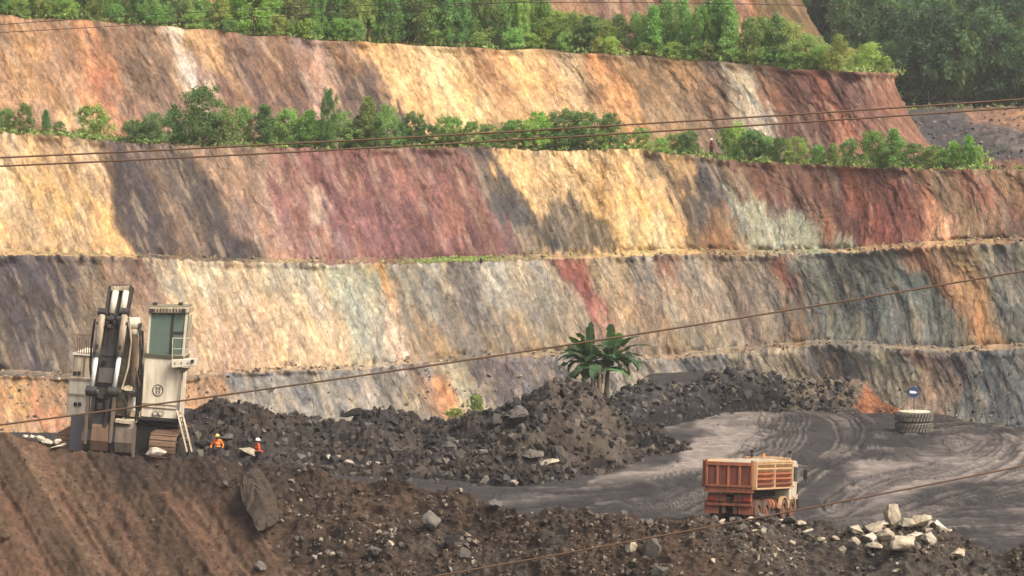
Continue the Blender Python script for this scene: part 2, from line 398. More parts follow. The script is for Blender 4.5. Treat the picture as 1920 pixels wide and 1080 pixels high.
def spot_colour(k, px, py, shear=0.42, ly=2.6, wx=16, wy=26):
    pts = np.array([[float(t) for t in q.split(',')] for q in SPOTS[k].replace('\n', ';').split(';') if q.strip()])
    c = lin(pts[:, 2:5])
    c = earth(c) * (np.array([1.02, 1.02, 1.07]) if k in (3, 4) else 1.0)
    wpx = px + wx * fbm(px / 45, py / 90, 61, 3) + 11 * fbm((px - shear * py) / 8, py / 45, 62, 3, .6)
    wpy = py + wy * fbm(px / 30, py / 60, 63, 3)
    s = (wpx - shear * wpy).ravel(); t = (wpy / ly).ravel()
    ps = pts[:, 0] - shear * pts[:, 1]; pt = pts[:, 1] / ly
    out = np.zeros((s.size, 3)); wsum = np.zeros(s.size)
    for i in range(len(pts)):
        w = 1.0 / ((s - ps[i]) ** 2 + (t - pt[i]) ** 2 + 25.0) ** 2.3
        wsum += w
        out += w[:, None] * c[i]
    return (out / wsum[:, None]).reshape(px.shape + (3,))

def poly_mask(poly, px, py, soft=3.0):
    """soft inside-mask of a polygon"""
    p = np.array(poly, float)
    inside = np.zeros(px.shape, bool); dist = np.full(px.shape, 1e9)
    j = len(p) - 1
    for i in range(len(p)):
        xi, yi = p[i]; xj, yj = p[j]
        cond = ((yi > py) != (yj > py)) & (px < (xj - xi) * (py - yi) / (yj - yi + 1e-12) + xi)
        inside ^= cond
        dx, dy = xj - xi, yj - yi
        t = np.clip(((px - xi) * dx + (py - yi) * dy) / (dx * dx + dy * dy + 1e-9), 0, 1)
        dist = np.minimum(dist, np.hypot(px - xi - t * dx, py - yi - t * dy))
        j = i
    sd_ = np.where(inside, dist, -dist)
    return sstep(sd_, -soft, soft)

PATCHES = {  # geological inclusions with sharper outlines: (polygon, rgb, amount)
 1: [([(1378,135),(1402,135),(1412,200),(1440,262),(1405,265),(1385,200)], (208,196,178), .8),
     ([(1500,140),(1530,140),(1560,200),(1625,300),(1570,300),(1530,210)], (212,128,96), .75),
     ([(340,100),(350,100),(365,140),(362,165),(352,150)], (225,210,195), .8),
     ([(640,180),(700,110),(745,205),(760,250),(650,250)], (104,88,86), .7)],
 2: [([(222,288),(262,285),(300,380),(345,470),(300,478),(250,468),(218,420)], (84,76,78), .8),
     ([(322,282),(345,282),(400,360),(440,440),(500,492),(380,484),(400,420),(340,330)], (84,78,80), .75),
     ([(905,282),(922,282),(985,380),(1065,470),(1035,470),(960,400)], (88,86,88), .8),
     ([(1008,440),(1035,362),(1046,380),(1064,360),(1092,378),(1130,420),(1168,470),(1010,474)], (98,94,88), .85),
     ([(1288,405),(1300,330),(1335,310),(1372,352),(1350,372),(1320,400),(1312,470),(1284,472)], (90,86,84), .75),
     ([(1345,340),(1375,360),(1430,408),(1452,412),(1478,400),(1500,402),(1530,440),(1534,474),(1420,474),(1395,440)], (182,182,158), .75),
     ([(1562,318),(1592,322),(1625,400),(1650,460),(1618,460),(1590,390)], (212,120,82), .7),
     ([(1718,372),(1732,378),(1762,430),(1800,466),(1765,466),(1740,430)], (235,165,115), .8),
     ([(1565,440),(1585,440),(1600,468),(1560,470)], (180,178,152), .8)],
 3: [([(1050,488),(1092,488),(1120,560),(1140,610),(1118,615),(1085,550)], (168,92,80), .75),
     ([(0,482),(120,482),(140,560),(132,640),(90,690),(0,690)], (84,78,80), .5),
     ([(1448,484),(1462,484),(1470,520),(1482,540),(1466,540),(1450,510)], (160,86,62), .85),
     ([(1700,470),(1760,470),(1800,560),(1870,650),(1840,655),(1760,560)], (188,138,96), .6)],
 4: [([(820,728),(840,724),(852,770),(826,778)], (208,140,88), .8)],
 0: [([(1380,-20),(1402,-20),(1410,70),(1392,80)], (195,135,105), .7)],
}

def colour_face(k, P, u, h, name_seed):
    an = 3.0 if k == 4 else 2.0
    px, py = proj(P)
    col = spot_colour(k, px, py)
    wx = px + 10 * fbm(px / 22, py / 40, 71, 3) + 5 * fbm((px - .42 * py) / 4, py / 30, 72, 2)
    wy = py + 14 * fbm(px / 14, py / 40, 73, 3)
    for poly, c, a in PATCHES.get(k, []):
        m = poly_mask(poly, wx, wy, 6.0)[..., None] * a
        col = col * (1 - m) + earth(lin(c))[0] * m
    s = u + 0.42 * h
    f1 = fbm(s / 0.55, an * h / 5.0, 81 + name_seed, 4, .6)
    f2 = fbm(s / 2.2, an * h / 9.0, 91 + name_seed, 3)
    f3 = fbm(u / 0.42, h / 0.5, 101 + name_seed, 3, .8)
    t = fbm(s / 1.1, an * h / 7.0, 111 + name_seed, 3)
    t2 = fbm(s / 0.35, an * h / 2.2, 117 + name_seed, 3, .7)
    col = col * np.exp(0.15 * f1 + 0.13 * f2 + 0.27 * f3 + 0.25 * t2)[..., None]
    col = col * np.stack([1 + .08 * t + .06 * t2, 1 + 0.02 * t, 1 - .11 * t - .08 * t2], -1)
    lum = col @ np.array([.3, .59, .11])
    col = lum[..., None] * .06 + col * .94
    # thin mineral veins and joints along the dip
    v1 = sstep(fbm(s / 0.5, an * h / 6.0, 121 + name_seed, 3), 0.42, 0.75)
    col = col * (1 - .30 * v1[..., None]) + lin((215, 192, 160)) * (.30 * v1[..., None])
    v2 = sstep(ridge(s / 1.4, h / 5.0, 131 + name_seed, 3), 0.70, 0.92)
    col = col * (1 - .20 * v2[..., None])  # recess shade of the joints painted into the rock colour
    return np.clip(col * ALB * 0.97, 0.004, 0.8)

def loft(bot, top, nrow, bow=0.0):
    v = np.linspace(0, 1, nrow)[:, None, None]
    P = bot[None] * (1 - v) + top[None] * v
    mid = (bot + top) / 2
    T = np.gradient(mid, axis=0)
    k = 25
    ker = np.ones(k) / k
    Ts = np.stack([np.convolve(np.pad(T[:, i], k // 2, mode='edge'), ker, 'valid') for i in range(2)], -1)
    Ts /= np.linalg.norm(Ts, axis=1, keepdims=True) + 1e-9
    N = np.stack([Ts[:, 1], -Ts[:, 0], 0 * Ts[:, 0]], -1)
    u = np.concatenate([[0], np.cumsum(np.hypot(np.diff(mid[:, 0]), np.diff(mid[:, 1])))])
    vv = np.broadcast_to(v[..., 0], P.shape[:2])
    uu = np.broadcast_to(u[None], P.shape[:2])
    return P, N[None], uu, vv

def rock_face(k, name, bot, top, nrow, amp, label, seed, key=None):
    def smooth(e, k=81):
        ker = np.hanning(k + 2)[1:-1]; ker /= ker.sum()
        return np.stack([np.convolve(np.pad(e[:, i], k // 2, mode='reflect', reflect_type='odd'), ker, 'valid') for i in range(3)], -1)
    sb, stp = smooth(bot), smooth(top)
    P, N, u, v = loft(sb, stp, nrow)
    # the ragged edges only shape the rock close to them
    P = P + ((1 - sstep(v, 0, .10))[..., None] * (bot - sb)[None]) + ((1 - sstep(1 - v, 0, .10))[..., None] * (top - stp)[None])
    h = P[..., 2]
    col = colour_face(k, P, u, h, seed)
    s = u + 0.42 * h
    an = 3.0 if k == 4 else 2.0
    d = 0.5 * fbm(s / 18, h / 30, 11 + seed, 2) + (.16 if k == 4 else .08) * fbm(s / 4, an * h / 14, 21 + seed, 3, .5) \
        + 0.045 * ridge(s / 0.9, an * h / 6, 31 + seed, 3) + 0.09 * fbm(s / 0.36, h / 0.9, 41 + seed, 3, .7) \
        + 0.15 * fbm(u / 0.8, h / 0.9, 51 + seed, 3, .65)
    j = sstep(ridge(s / 1.4, h / 5.0, 131 + seed, 3), 0.70, 0.92)          # recessed joints
    d = d - 0.07 * j
    q = 2.6 * fbm(s / 1.8, h / 3.2, 55 + seed, 2)                         # blocky steps
    d = d + 0.13 * (np.floor(q) + sstep(q - np.floor(q), .7, 1.0))
    taper = sstep(v, 0, .10) * sstep(1 - v, 0, .07)
    bow = -0.9 * np.sin(math.pi * v) + 0.8 * (1 - v) ** 3
    P = P + N * ((d * amp + bow * amp) * taper)[..., None]
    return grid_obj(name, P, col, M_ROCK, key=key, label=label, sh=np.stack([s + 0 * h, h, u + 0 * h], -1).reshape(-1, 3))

def ledge(name, A, B, nrow, key, label, rgb=(200, 170, 130), rgb2=(150, 125, 100), grass=None, wall=None):
    P, N, u, v = loft(A, B, nrow)
    px, py = proj(P)
    f = fbm(u / 5, v * 2, 201, 4)
    g = fbm(u / 0.7, v * 7, 203, 3)
    P[..., 2] += 0.12 * g * (sstep(v, 0, .2) * sstep(1 - v, 0, .2)) + 0.35 * sstep(v, .6, 1.0) * (0.5 + 0.5 * f) * (1 - sstep(v, .97, 1.0))
    m = sstep(f, -.5, .5)[..., None]
    col = lin(rgb) * m + lin(rgb2) * (1 - m)
    if wall:
        wc = spot_colour(wall, px, py + 0 * px)
        wm = np.clip(.62 + .45 * fbm(u / 3.0, v * 3, 207, 3), .25, 1)[..., None]
        col = col * (1 - wm) + wc * wm
    col = col * np.exp(.34 * g)[..., None]
    if grass is not None:
        gm = np.clip(grass(px, py) + .5 * g, 0, 1)[..., None]
        col = col * (1 - gm) + lin((112, 118, 62)) * gm
    return grid_obj(name, P, np.clip(col * ALB, .004, .8), M_SOIL, key=key, label=label)

# ---- convex end of the two upper benches: the face turns the corner and runs back into the hill
def turn(pts, cx, R, back, n1=70, n2=60):
    """append a rounded corner of radius R after the last point, then a straight run of length back into +Y"""
    e = pts[-1]
    th = np.linspace(0, math.pi / 2, n1)[1:]
    arc = np.stack([e[0] + R * np.sin(th), e[1] + R * (1 - np.cos(th)), np.full(len(th), e[2])], -1)
    l = arc[-1]
    run = np.stack([np.full(n2, l[0]), l[1] + np.linspace(0, back, n2 + 1)[1:], np.full(n2, l[2])], -1)
    return np.concatenate([pts, arc, run])

def corner_face(k, name, yb, yt, Db, Dt, xb, xt, ncol, nrow, amp, label, seed, Rb=8.2, Rt=4.6):
    cb = np.linspace(-560, xb, ncol); ct = np.linspace(-560, xt, ncol)
    bot = W(cb, curve(yb)(cb), Db(cb)); top = W(ct, curve(yt)(ct) + wob(ct, seed, 3), Dt(ct) + wob(ct, seed + 3, .8))
    bot = turn(bot, xb, Rb, 40); top = turn(top, xt, Rt, 40 + (Rb - Rt))
    rock_face(k, name, bot, top, nrow, amp, label, seed)
    return bot, top

Df = lambda off: (lambda c: np.interp(c, cols, off))
E7b, E7 = corner_face(1, 'rock_face_upper', [(x, y + 2) for x, y in Y_L2], Y_L1, Df(d6), Df(d7), 1640, 1600, 960, 100, 0.6,
            'tall tan and mauve rock face above the middle tree row', 3)
edge_key('e7', E7)
rock_face(4, 'rock_face_bottom', E0, E1, 56, 0.55, 'low grey rock face at the pit floor', 1, key='w4')
rock_face(3, 'rock_face_lower', E2, E3, 108, 0.55, 'broad beige and grey rock face behind the excavator', 4)
rock_face(2, 'rock_face_middle', E4, E5, 106, 0.58, 'maroon, cream and dark banded rock face below the middle tree row', 2)
ledge('bench_ledge_bottom', E1, E2, 10, 'l4', 'narrow grey bench above the lowest face', (175, 155, 125), (132, 122, 108), wall=3)
ledge('bench_ledge_lower', E3, E4, 12, 'l3', 'narrow pale bench track between the middle faces', (205, 175, 132), (150, 122, 100), wall=2,
      grass=lambda x, y: 0.85 * np.exp(-((x - 850) / 90) ** 2) - .25)
# ledge carrying the middle tree row: continues right as rising ground towards the haul road
ledge('bench_ledge_middle', E5, E6, 14, 'l2', 'bench carrying the middle row of trees', (178, 140, 105), (140, 112, 84), grass=lambda x, y: 0.35 + 0 * x)
# top ledge (follows the corner), then the overgrown slope above it
cT = np.linspace(-560, 1600, 960)
A1 = E7
B1 = turn(W(cT, np.interp(cT, *np.array(Y_L1).T) + 5, np.interp(cT, cols, d8)), 0, 3.0, 30)
n_ = min(len(A1), len(B1))
B1 = B1[np.linspace(0, len(B1) - 1, len(A1)).astype(int)]
ledge('bench_ledge_top', A1, B1, 14, 'l1', 'bench carrying the top row of trees', (190, 150, 112), (140, 112, 84), grass=lambda x, y: 0.4 + 0 * x)
Y_S = [(x, y + 7) for x, y in Y_L1]
Y_T = [(-300, -190), (2300, -190)]
corner_face(0, 'hill_slope_top', Y_S, Y_T, Df(d8), Df(d9 + 6), 1462, 1392, 700, 60, 0.9, 'brown overgrown slope above the top tree row', 5, 7, 3)

# ---- ground to the right behind the corner: dark haul road rising to the forest edge
nr, nc = 130, 420
tx = np.linspace(1560, 2760, nc)
vr = np.linspace(0, 1, nr)
Yr = 268 + vr * 92
pyr = 322 - 128 * vr ** 0.85
PX, VR = np.meshgrid(tx, vr)
PY = np.broadcast_to(pyr[:, None], PX.shape) + 0.0
PY = PY + 0.02 * (PX - 1750) * (1 - VR)
Pm = W(PX, PY, np.broadcast_to(Yr[:, None], PX.shape))
Pm[..., 2] += 0.5 * fbm(Pm[..., 0] / 6, Pm[..., 1] / 9, 301, 4) + 0.35 * fbm(Pm[..., 0] / 1.2, Pm[..., 1] / 1.6, 302, 4, .65)
px, py = proj(Pm)
wxr = px + 14 * fbm(px / 30, py / 8, 305, 3); wyr = py + 7 * fbm(px / 25, py / 8, 306, 3)
col = np.broadcast_to(lin((150, 118, 96)), px.shape + (3,)).copy()
for poly, c, a in [([(1700,205),(1790,200),(1830,230),(1930,245),(2800,270),(2800,302),(1930,302),(1800,300),(1740,262)], (92,90,90), .9),
                   ([(1830,256),(1930,272),(2800,290),(2800,302),(1930,284),(1840,266)], (132,126,118), .8),
                   ([(1860,210),(1990,205),(2800,215),(2800,240),(1930,234)], (168,128,98), .9),
                   ([(1560,292),(2800,305),(2800,340),(1560,330)], (140,104,84), .9), ([(1690,170),(1760,205),(1850,262),(1930,290),(1930,302),(1700,300)], (78,77,78), .9),
                   ([(1740,206),(1780,190),(2000,190),(2800,196),(2800,205),(1900,200)], (110,104,90), .7)]:
    m = poly_mask(poly, wxr, wyr, 5)[..., None] * a
    col = col * (1 - m) + lin(c) * m
col = col * np.exp(.3 * fbm(Pm[..., 0] / .8, Pm[..., 1] / 1.2, 307, 4))[..., None]
grid_obj('haul_road', Pm, col * ALB, M_SOIL, key='road', label='dark haul road climbing at the far right below the forest')

# ---- forest hillside behind everything
nr, nc = 90, 200
PX, VR = np.meshgrid(np.linspace(1200, 2700, nc), np.linspace(0, 1, nr))
Pm = W(PX, 204 - 440 * VR, 352 + 110 * VR)
Pm[..., 2] += 1.2 * fbm(Pm[..., 0] / 14, Pm[..., 1] / 14, 311, 4)
col = np.broadcast_to(lin((58, 74, 44)), Pm.shape) * np.exp(.4 * fbm(Pm[..., 0] / 2, Pm[..., 1] / 2, 312, 3))[..., None]
grid_obj('forest_hillside', Pm, col * ALB, M_SOIL, key='hill', label='steep green hillside under the dark forest')

# ================================================================== PIT FLOOR
CR0 = np.array([(-420,800,152),(0,815,151),(60,822,151),(110,838,151),(160,850,151),(250,857,150),(330,862,149.5),(400,858,149),(440,864,148.5),(500,872,147.5),(560,876,147),(620,886,146),(700,897,145),(780,907,144),(870,926,142),(940,950,140),(1000,960,138.5),(1100,962,137),(1180,968,136),(1260,976,135),(1330,979,134.5),(1420,975,134),(1500,979,134),(1570,992,133.5),(1600,988,133),(1650,978,132.7),(1700,972,132.5),(1750,982,132.5),(1800,1012,132),(1860,1035,131),(1900,1018,130.5),(1960,1012,130),(2340,1040,128),(2700,1040,127)], float)
FY = curve([(690, 226), (745, 214.5), (765, 209), (790, 203), (812, 196), (860, 176), (900, 166), (975, 146.5), (1010, 139.5), (1060, 130), (1150, 117)])
nr, nc = 250, 1000
PX, PY = np.meshgrid(np.linspace(-520, 2700, nc), 700 + 420 * np.linspace(0, 1, nr))
Pf = W(PX, PY, FY(PY))
X_, Y_ = Pf[..., 0], Pf[..., 1]
mud = fbm(X_ / 9, Y_ / 14, 401, 4)
px, py = PX, PY
wx = px + 26 * fbm(X_ / 3, Y_ / 5, 402, 4); wy = py + 9 * fbm(X_ / 3, Y_ / 6, 403, 4)
base = lin((62, 58, 55)); pale = lin((164, 153, 143)); dark = lin((44, 41, 39))
pm = np.zeros(px.shape)
for poly, a in [([(1236,800),(1330,772),(1470,770),(1430,830),(1400,862),(1330,876),(1250,893),(1130,908),(1130,903),(1200,884),(1262,862),(1290,815)], .85),
                ([(1600,858),(1700,862),(1760,850),(1850,830),(1960,830),(2300,850),(2300,960),(1960,905),(1800,900),(1640,935),(1540,945),(1510,960),(1590,900)], .8),
                ([(1790,820),(1880,812),(2300,840),(2300,870),(1960,838),(1840,850),(1750,860),(1700,852)], .7),
                ([(1500,960),(1700,955),(1960,945),(2300,960),(2300,1000),(1960,985),(1700,985),(1500,985)], .25),
                ([(930,936),(1060,921),(1200,905),(1060,930),(940,942)], .5),
                ([(1330,762),(1480,762),(1560,772),(1440,778),(1340,778)], .45)]:
    pm = np.maximum(pm, poly_mask(poly, wx, wy, 9) * a)
pm = pm * sstep(mud + .55 * fbm(X_ / 1.2, Y_ / 2.5, 404, 4), -1.15, -.05)
# wheel tracks (photo polylines), each rut pair a pressed band
TRK = [[(1180,985),(1300,945),(1450,905),(1560,860),(1600,815),(1570,780),(1500,762)],
       [(1200,1000),(1360,950),(1500,900),(1590,850),(1625,812),(1600,780),(1520,760)],
       [(1150,968),(1330,905),(1450,860),(1500,810),(1480,775)],
       [(1110,955),(1290,900),(1400,855),(1440,805),(1440,770)],
       [(1500,985),(1640,905),(1800,880),(1880,840),(1900,815),(1800,802),(1700,815)],
       [(1560,930),(1680,890),(1780,862),(1850,838),(1865,818),(1790,808)],
       [(1640,985),(1800,940),(1960,905),(2060,880)],[(1500,1000),(1700,950),(1960,870),(2050,830)],
       [(1620,905),(1740,880),(1800,850),(1792,822)],[(1540,975),(1800,960),(2100,950)],[(1560,1000),(1830,1000),(2100,985)],
       [(950,930),(1150,915),(1300,890)],[(900,950),(1150,945),(1320,925)],[(1700,1010),(1920,995),(2100,990)],
       [(1670,830),(1720,850),(1790,850),(1860,830)],[(1640,800),(1680,812),(1650,835),(1640,860)],[(1480,880),(1600,850),(1690,835)],
       [(1880,812),(1920,830),(1900,870),(1800,915)]]
DB = [([(1290,990),(1500,990),(1590,905),(1632,830),(1600,782),(1500,764),(1440,772),(1452,810),(1440,850),(1400,890),(1250,930),(1000,955),(900,960),(900,985)], .9),
      ([(1640,800),(1680,795),(1720,830),(1790,835),(1770,850),(1690,848),(1640,835)], .8), ([(1500,990),(1700,975),(1960,965),(2300,970),(2300,1080),(1500,1080)], .6)]
bandm = np.zeros(px.shape)
for poly, a in DB: bandm = np.maximum(bandm, a * poly_mask(poly, px + 16 * fbm(X_ / 3, Y_ / 5, 412, 3), py + 6 * fbm(X_ / 3, Y_ / 6, 413, 3), 10))
pm = pm * (1 - .85 * bandm * sstep(fbm(X_ / 2, Y_ / 6, 414, 3), -.8, 0))
rut = np.zeros(px.shape); lite = np.zeros(px.shape)
qx = px + 10 * fbm(X_ / 5, Y_ / 9, 405, 3); qy = py + 3.5 * fbm(X_ / 4, Y_ / 8, 406, 3)
for q, tr in enumerate(TRK):
    pts = np.array(tr, float)
    t = np.linspace(0, len(pts) - 1, 40)
    sx = np.interp(t, np.arange(len(pts)), pts[:, 0]); sy = np.interp(t, np.arange(len(pts)), pts[:, 1])
    for _ in range(8):
        sx[1:-1] = (sx[:-2] + 2 * sx[1:-1] + sx[2:]) / 4; sy[1:-1] = (sy[:-2] + 2 * sy[1:-1] + sy[2:]) / 4
    dmin = np.full(px.shape, 1e9)
    for (ax, ay), (bx_, by_) in zip(zip(sx[:-1], sy[:-1]), zip(sx[1:], sy[1:])):
        dx, dy = bx_ - ax, (by_ - ay) * 2.2
        tt = np.clip(((qx - ax) * dx + (qy - ay) * 2.2 * dy) / (dx * dx + dy * dy + 1e-9), 0, 1)
        dmin = np.minimum(dmin, np.hypot(qx - ax - tt * dx, (qy - ay) * 2.2 - tt * dy))
    wd = 36 if q % 3 else 26
    lines = .45 + 1.2 * vnoise(dmin / 3.6 + q * 7.7, px / 400 + q, 430 + q) + .7 * vnoise(dmin / 1.7 + q * 3.1, px / 160, 450 + q)
    rut = np.maximum(rut, np.clip(lines, 0, 1) * (1 - sstep(dmin, wd * .55, wd)) * (1.0 if q % 2 else .8))
    lite = np.maximum(lite, np.clip(.35 - lines, 0, 1) * (1 - sstep(dmin, wd * .7, wd * 1.1)))
rut = rut * sstep(fbm(X_ / 3, Y_ / 7, 407, 3), -1.1, 0)
fine = fbm(X_ / .5, Y_ / .9, 408, 4, .6)
streakf = fbm(X_ / 6 + .1 * fine, Y_ / .8, 409, 4, .6)
m = np.clip(pm, 0, 1)[..., None]
col = base * (1 - m) + pale * m
r3 = (.88 * rut)[..., None]
col = col * (1 - r3) + dark * r3
lt = np.clip(1.0 * lite * sstep(fbm(X_ / 2.5, Y_ / 5, 416, 4), -.6, .5), 0, .65)[..., None]
col = col * (1 - lt) + lin((136, 127, 118)) * lt
col = col * np.exp(.28 * fine + .26 * streakf + .12 * mud)[..., None]
Pf[..., 2] += 0.10 * fbm(X_ / 5, Y_ / 7, 410, 4) + .04 * fine + .05 * streakf - 0.10 * rut + .05 * lite
def truck_ramp(x_, y_):
    return -0.072 * np.clip(y_ - 146, 0, 8.0) * (1 - sstep(y_, 155, 170)) * sstep(x_, 5, 9) * (1 - sstep(x_, 17, 22))
Pf[..., 2] += truck_ramp(X_, Y_)
crx, cry = np.interp(PX, CR0[:, 0], CR0[:, 1]), np.interp(PX, CR0[:, 0], CR0[:, 2])
Pf[..., 2] -= 14 * sstep(crx * 0 + cry + 5.0 - Y_, 0, 9)                       # the floor ends behind the spoil bank
Pf[..., 2] -= 4.6 * sstep(Y_, 186, 206) * (1 - sstep(PX, 1100, 1230))         # and dips behind the rubble
grid_obj('pit_floor', Pf, np.clip(col * ALB, .004, .8), M_MUD, key='floor', label='muddy grey pit floor crossed by wheel tracks')

# ================================================================== RUBBLE MOUNDS
def mound(name, toe, crest, x0, x1, nc, nr, key, label, cfun, back=8.0, rough=1.0, seed=0, zb=-3.2):
    c = np.linspace(x0, x1, nc)
    t = np.array(toe, float); r = np.array(crest, float)
    A = W(c, np.interp(c, t[:, 0], t[:, 1]) + 6, np.interp(c, t[:, 0], t[:, 2]))
    B = W(c, np.interp(c, r[:, 0], r[:, 1]) + 5 * fbm(c / 40, c * 0, 501 + seed, 3), np.interp(c, r[:, 0], r[:, 2]))
    Bk = B.copy(); Bk[:, 1] += back; Bk[:, 2] = zb
    nb = nr // 5
    v = np.linspace(0, 1, nr - nb)[:, None, None]
    prof = v + 0.10 * np.sin(math.pi * v)
    P1 = A[None] * (1 - v) + B[None] * v
    P1[..., 2] = A[None, :, 2] * (1 - prof[..., 0]) + B[None, :, 2] * prof[..., 0]
    w = np.linspace(0, 1, nb + 1)[1:, None, None]
    P2 = B[None] * (1 - w) + Bk[None] * w
    P = np.concatenate([P1, P2])
    X, Y, Z = P[..., 0], P[..., 1], P[..., 2]
    vv = np.concatenate([v[:, 0, 0], 1 - w[:, 0, 0]])[:, None] + 0 * X
    d = .75 * fbm(X / 4, Y / 4 + Z / 3, 511 + seed, 4) + .42 * fbm(X / 1.2, (Y + Z) / 1.2, 512 + seed, 4, .6) + .18 * fbm(X / .35, (Y + Z) / .35, 513 + seed, 3, .7)
    tap = sstep(vv, 0, .15)
    P[..., 2] += d * rough * tap * .8
    P[..., 1] -= d * rough * tap * .4
    px, py = proj(P)
    col = cfun(px, py, X, Y, Z, vv)
    g = fbm(X / .6, (Y + Z) / .6, 514 + seed, 4, .65)
    col = col * np.exp(.38 * g)[..., None]
    return grid_obj(name, P, np.clip(col * ALB, .003, .8), M_SOIL, key=key, label=label)

def mix(a, b, m): return a * (1 - m[..., None]) + b * m[..., None]
def c_m1(px, py, X, Y, Z, v):
    col = np.broadcast_to(lin((68, 63, 61)), px.shape + (3,))
    f = fbm(X / 3, (Y + Z) / 3, 521, 4)
    col = mix(col, lin((96, 88, 80)), sstep(f + (px - 900) / 500, -.2, .8))
    col = mix(col, lin((70, 62, 54)), sstep(fbm(X / 5, (Y + Z) / 4, 522, 3), .1, .6) * .7)
    # wet coal-dark toe and right shoulder
    col = mix(col, lin((46, 44, 44)), sstep(px + 40 * f, 1170, 1225))
    col = mix(col, lin((42, 40, 40)), (1 - sstep(v + .12 * f, .10, .26)) * sstep(px, 700, 840))
    return col
mound('rubble_mound', [(-420,905,168),(100,900,169),(330,895,169),(600,893,167.5),(700,900,166),(850,914,163),(950,919,162),(1040,912,164),(1150,893,168.5),(1215,872,174),(1262,842,181),(1290,835,183)],
      [(-420,838,190),(100,820,190),(250,802,188),(330,778,187),(380,772,187),(430,762,187),(520,778,186),(600,786,185),(700,772,184),(800,784,182),(900,766,180),(960,746,178.5),(1030,722,178.5),(1085,726,180),(1120,738,182),(1160,752,184.5),(1200,788,187),(1262,830,186),(1290,836,186)],
      -420, 1290, 760, 110, 'm1', 'long dark rubble mound of blasted rock across the middle', c_m1, seed=1)
def c_m2(px, py, X, Y, Z, v):
    f = fbm(X / 3, (Y + Z) / 3, 531, 4)
    col = np.broadcast_to(lin((72, 70, 70)), px.shape + (3,))
    col = mix(col, lin((44, 43, 44)), (1 - sstep(v + .25 * f, .25, .7)))
    col = mix(col, lin((125, 112, 96)), sstep(px + 30 * f, 1470, 1520) * .9)
    col = mix(col, lin((92, 84, 76)), sstep(px + 30 * f, 1470, 1520) * (1 - sstep(v, .1, .5)) * .8)
    col = mix(col, lin((158, 108, 80)), sstep(px + 8 * f + .5 * (py - 740), 1604, 1620))
    return col
mound('coal_mound', [(1080,850,188),(1180,832,192),(1230,812,197),(1270,798,201),(1330,782,205),(1400,770,207),(1480,764,208),(1550,766,208),(1600,770,207.5),(1680,780,206),(1700,782,206)],
      [(1080,800,204),(1120,765,205),(1160,742,206),(1210,725,207),(1250,716,207.5),(1300,712,208),(1340,702,208.5),(1390,684,209.5),(1425,698,210),(1480,714,211),(1550,712,212),(1600,706,212),(1625,708,212),(1650,740,210),(1680,776,207.5),(1700,784,206.5)],
      1080, 1700, 330, 80, 'm2', 'black spoil mound with reddish end beside the far wall', c_m2, back=6, seed=2, zb=-2.0, rough=.8)

# ================================================================== FOREGROUND SLOPE
CR = CR0
c = np.linspace(-520, 2700, 1120)
B = W(c, np.interp(c, CR[:, 0], CR[:, 1]) + 4 * fbm(c / 25, c * 0, 601, 4), np.interp(c, CR[:, 0], CR[:, 2]))
run_ = np.interp(c, [-420, 0, 700, 1400, 2340], [11.5, 11.0, 9.0, 7.0, 7.0])
slope_ = np.interp(c, [-420, 300, 800, 1400, 2340], [.88, .84, .72, .62, .62])
A = B.copy(); A[:, 1] -= run_; A[:, 2] -= run_ * slope_
A2 = A.copy(); A2[:, 1] -= 22; A2[:, 2] -= 15
K = B.copy(); K[:, 1] += 5.5; K[:, 2] = np.minimum(K[:, 2] - 2.0, -0.35)
def seg(a, b, n, end=False):
    w = np.linspace(0, 1, n, endpoint=end)[:, None, None]
    return a[None] * (1 - w) + b[None] * w
P = np.concatenate([seg(A2, A, 14), seg(A, B, 190), seg(B, K, 26, True)])
X, Y, Z = P[..., 0].copy(), P[..., 1].copy(), P[..., 2].copy()
px, py = proj(P)
# rills on the bare left face run down to the right
sl = X - 1.0 * (B[None, :, 2] - Z) + 0 * Y
leftm = 1 - sstep(px + 0.0 + (py - 860) * -0.75 + 40 * fbm(X / 3, Z / 3, 611, 3), 330, 470)   # 1 on bare reddish face
rill = .20 * fbm(sl / 1.3, Z / 7, 612, 3, .6) + .15 * ridge(sl / .55, Z / 6, 613, 3) + .09 * fbm(X / .35, Z / .35, 614, 4, .7)
lump = .55 * fbm(X / 2.5, (Y + Z) / 2.5, 615, 4) + .34 * fbm(X / .7, (Y + Z) / .7, 616, 4, .65) + .12 * fbm(X / .22, (Y + Z) / .22, 617, 3, .7)
d = rill * leftm * 1.0 + lump * (1 - leftm) * .62 + .10 * lump
P[..., 2] += d * .8; P[..., 1] -= d * .45
f = fbm(X / 3, (Y + Z) / 3, 621, 4)
brown = lin((86, 71, 59)); dkbr = lin((60, 51, 44)); red = lin((110, 85, 69)); gry = lin((90, 84, 77))
col = np.broadcast_to(brown, px.shape + (3,))
col = mix(col, dkbr, sstep(f, -.1, .55) * .8)
col = mix(col, gry, sstep(fbm(X / 4, (Y + Z) / 3, 622, 4), .15, .6) * .7)
col = mix(col, lin((88, 84, 78)), sstep(px, 1300, 1500) * .55)
st = fbm(sl / 1.1, Z / 9, 623, 4, .6)
face = mix(np.broadcast_to(red, px.shape + (3,)), lin((88, 72, 58)), sstep(st, -.30, .30))
face = mix(face, lin((126, 104, 84)), sstep(fbm(sl / .9, Z / 9, 624, 3), .35, .7) * .6)
col = mix(col, face, leftm * .95)
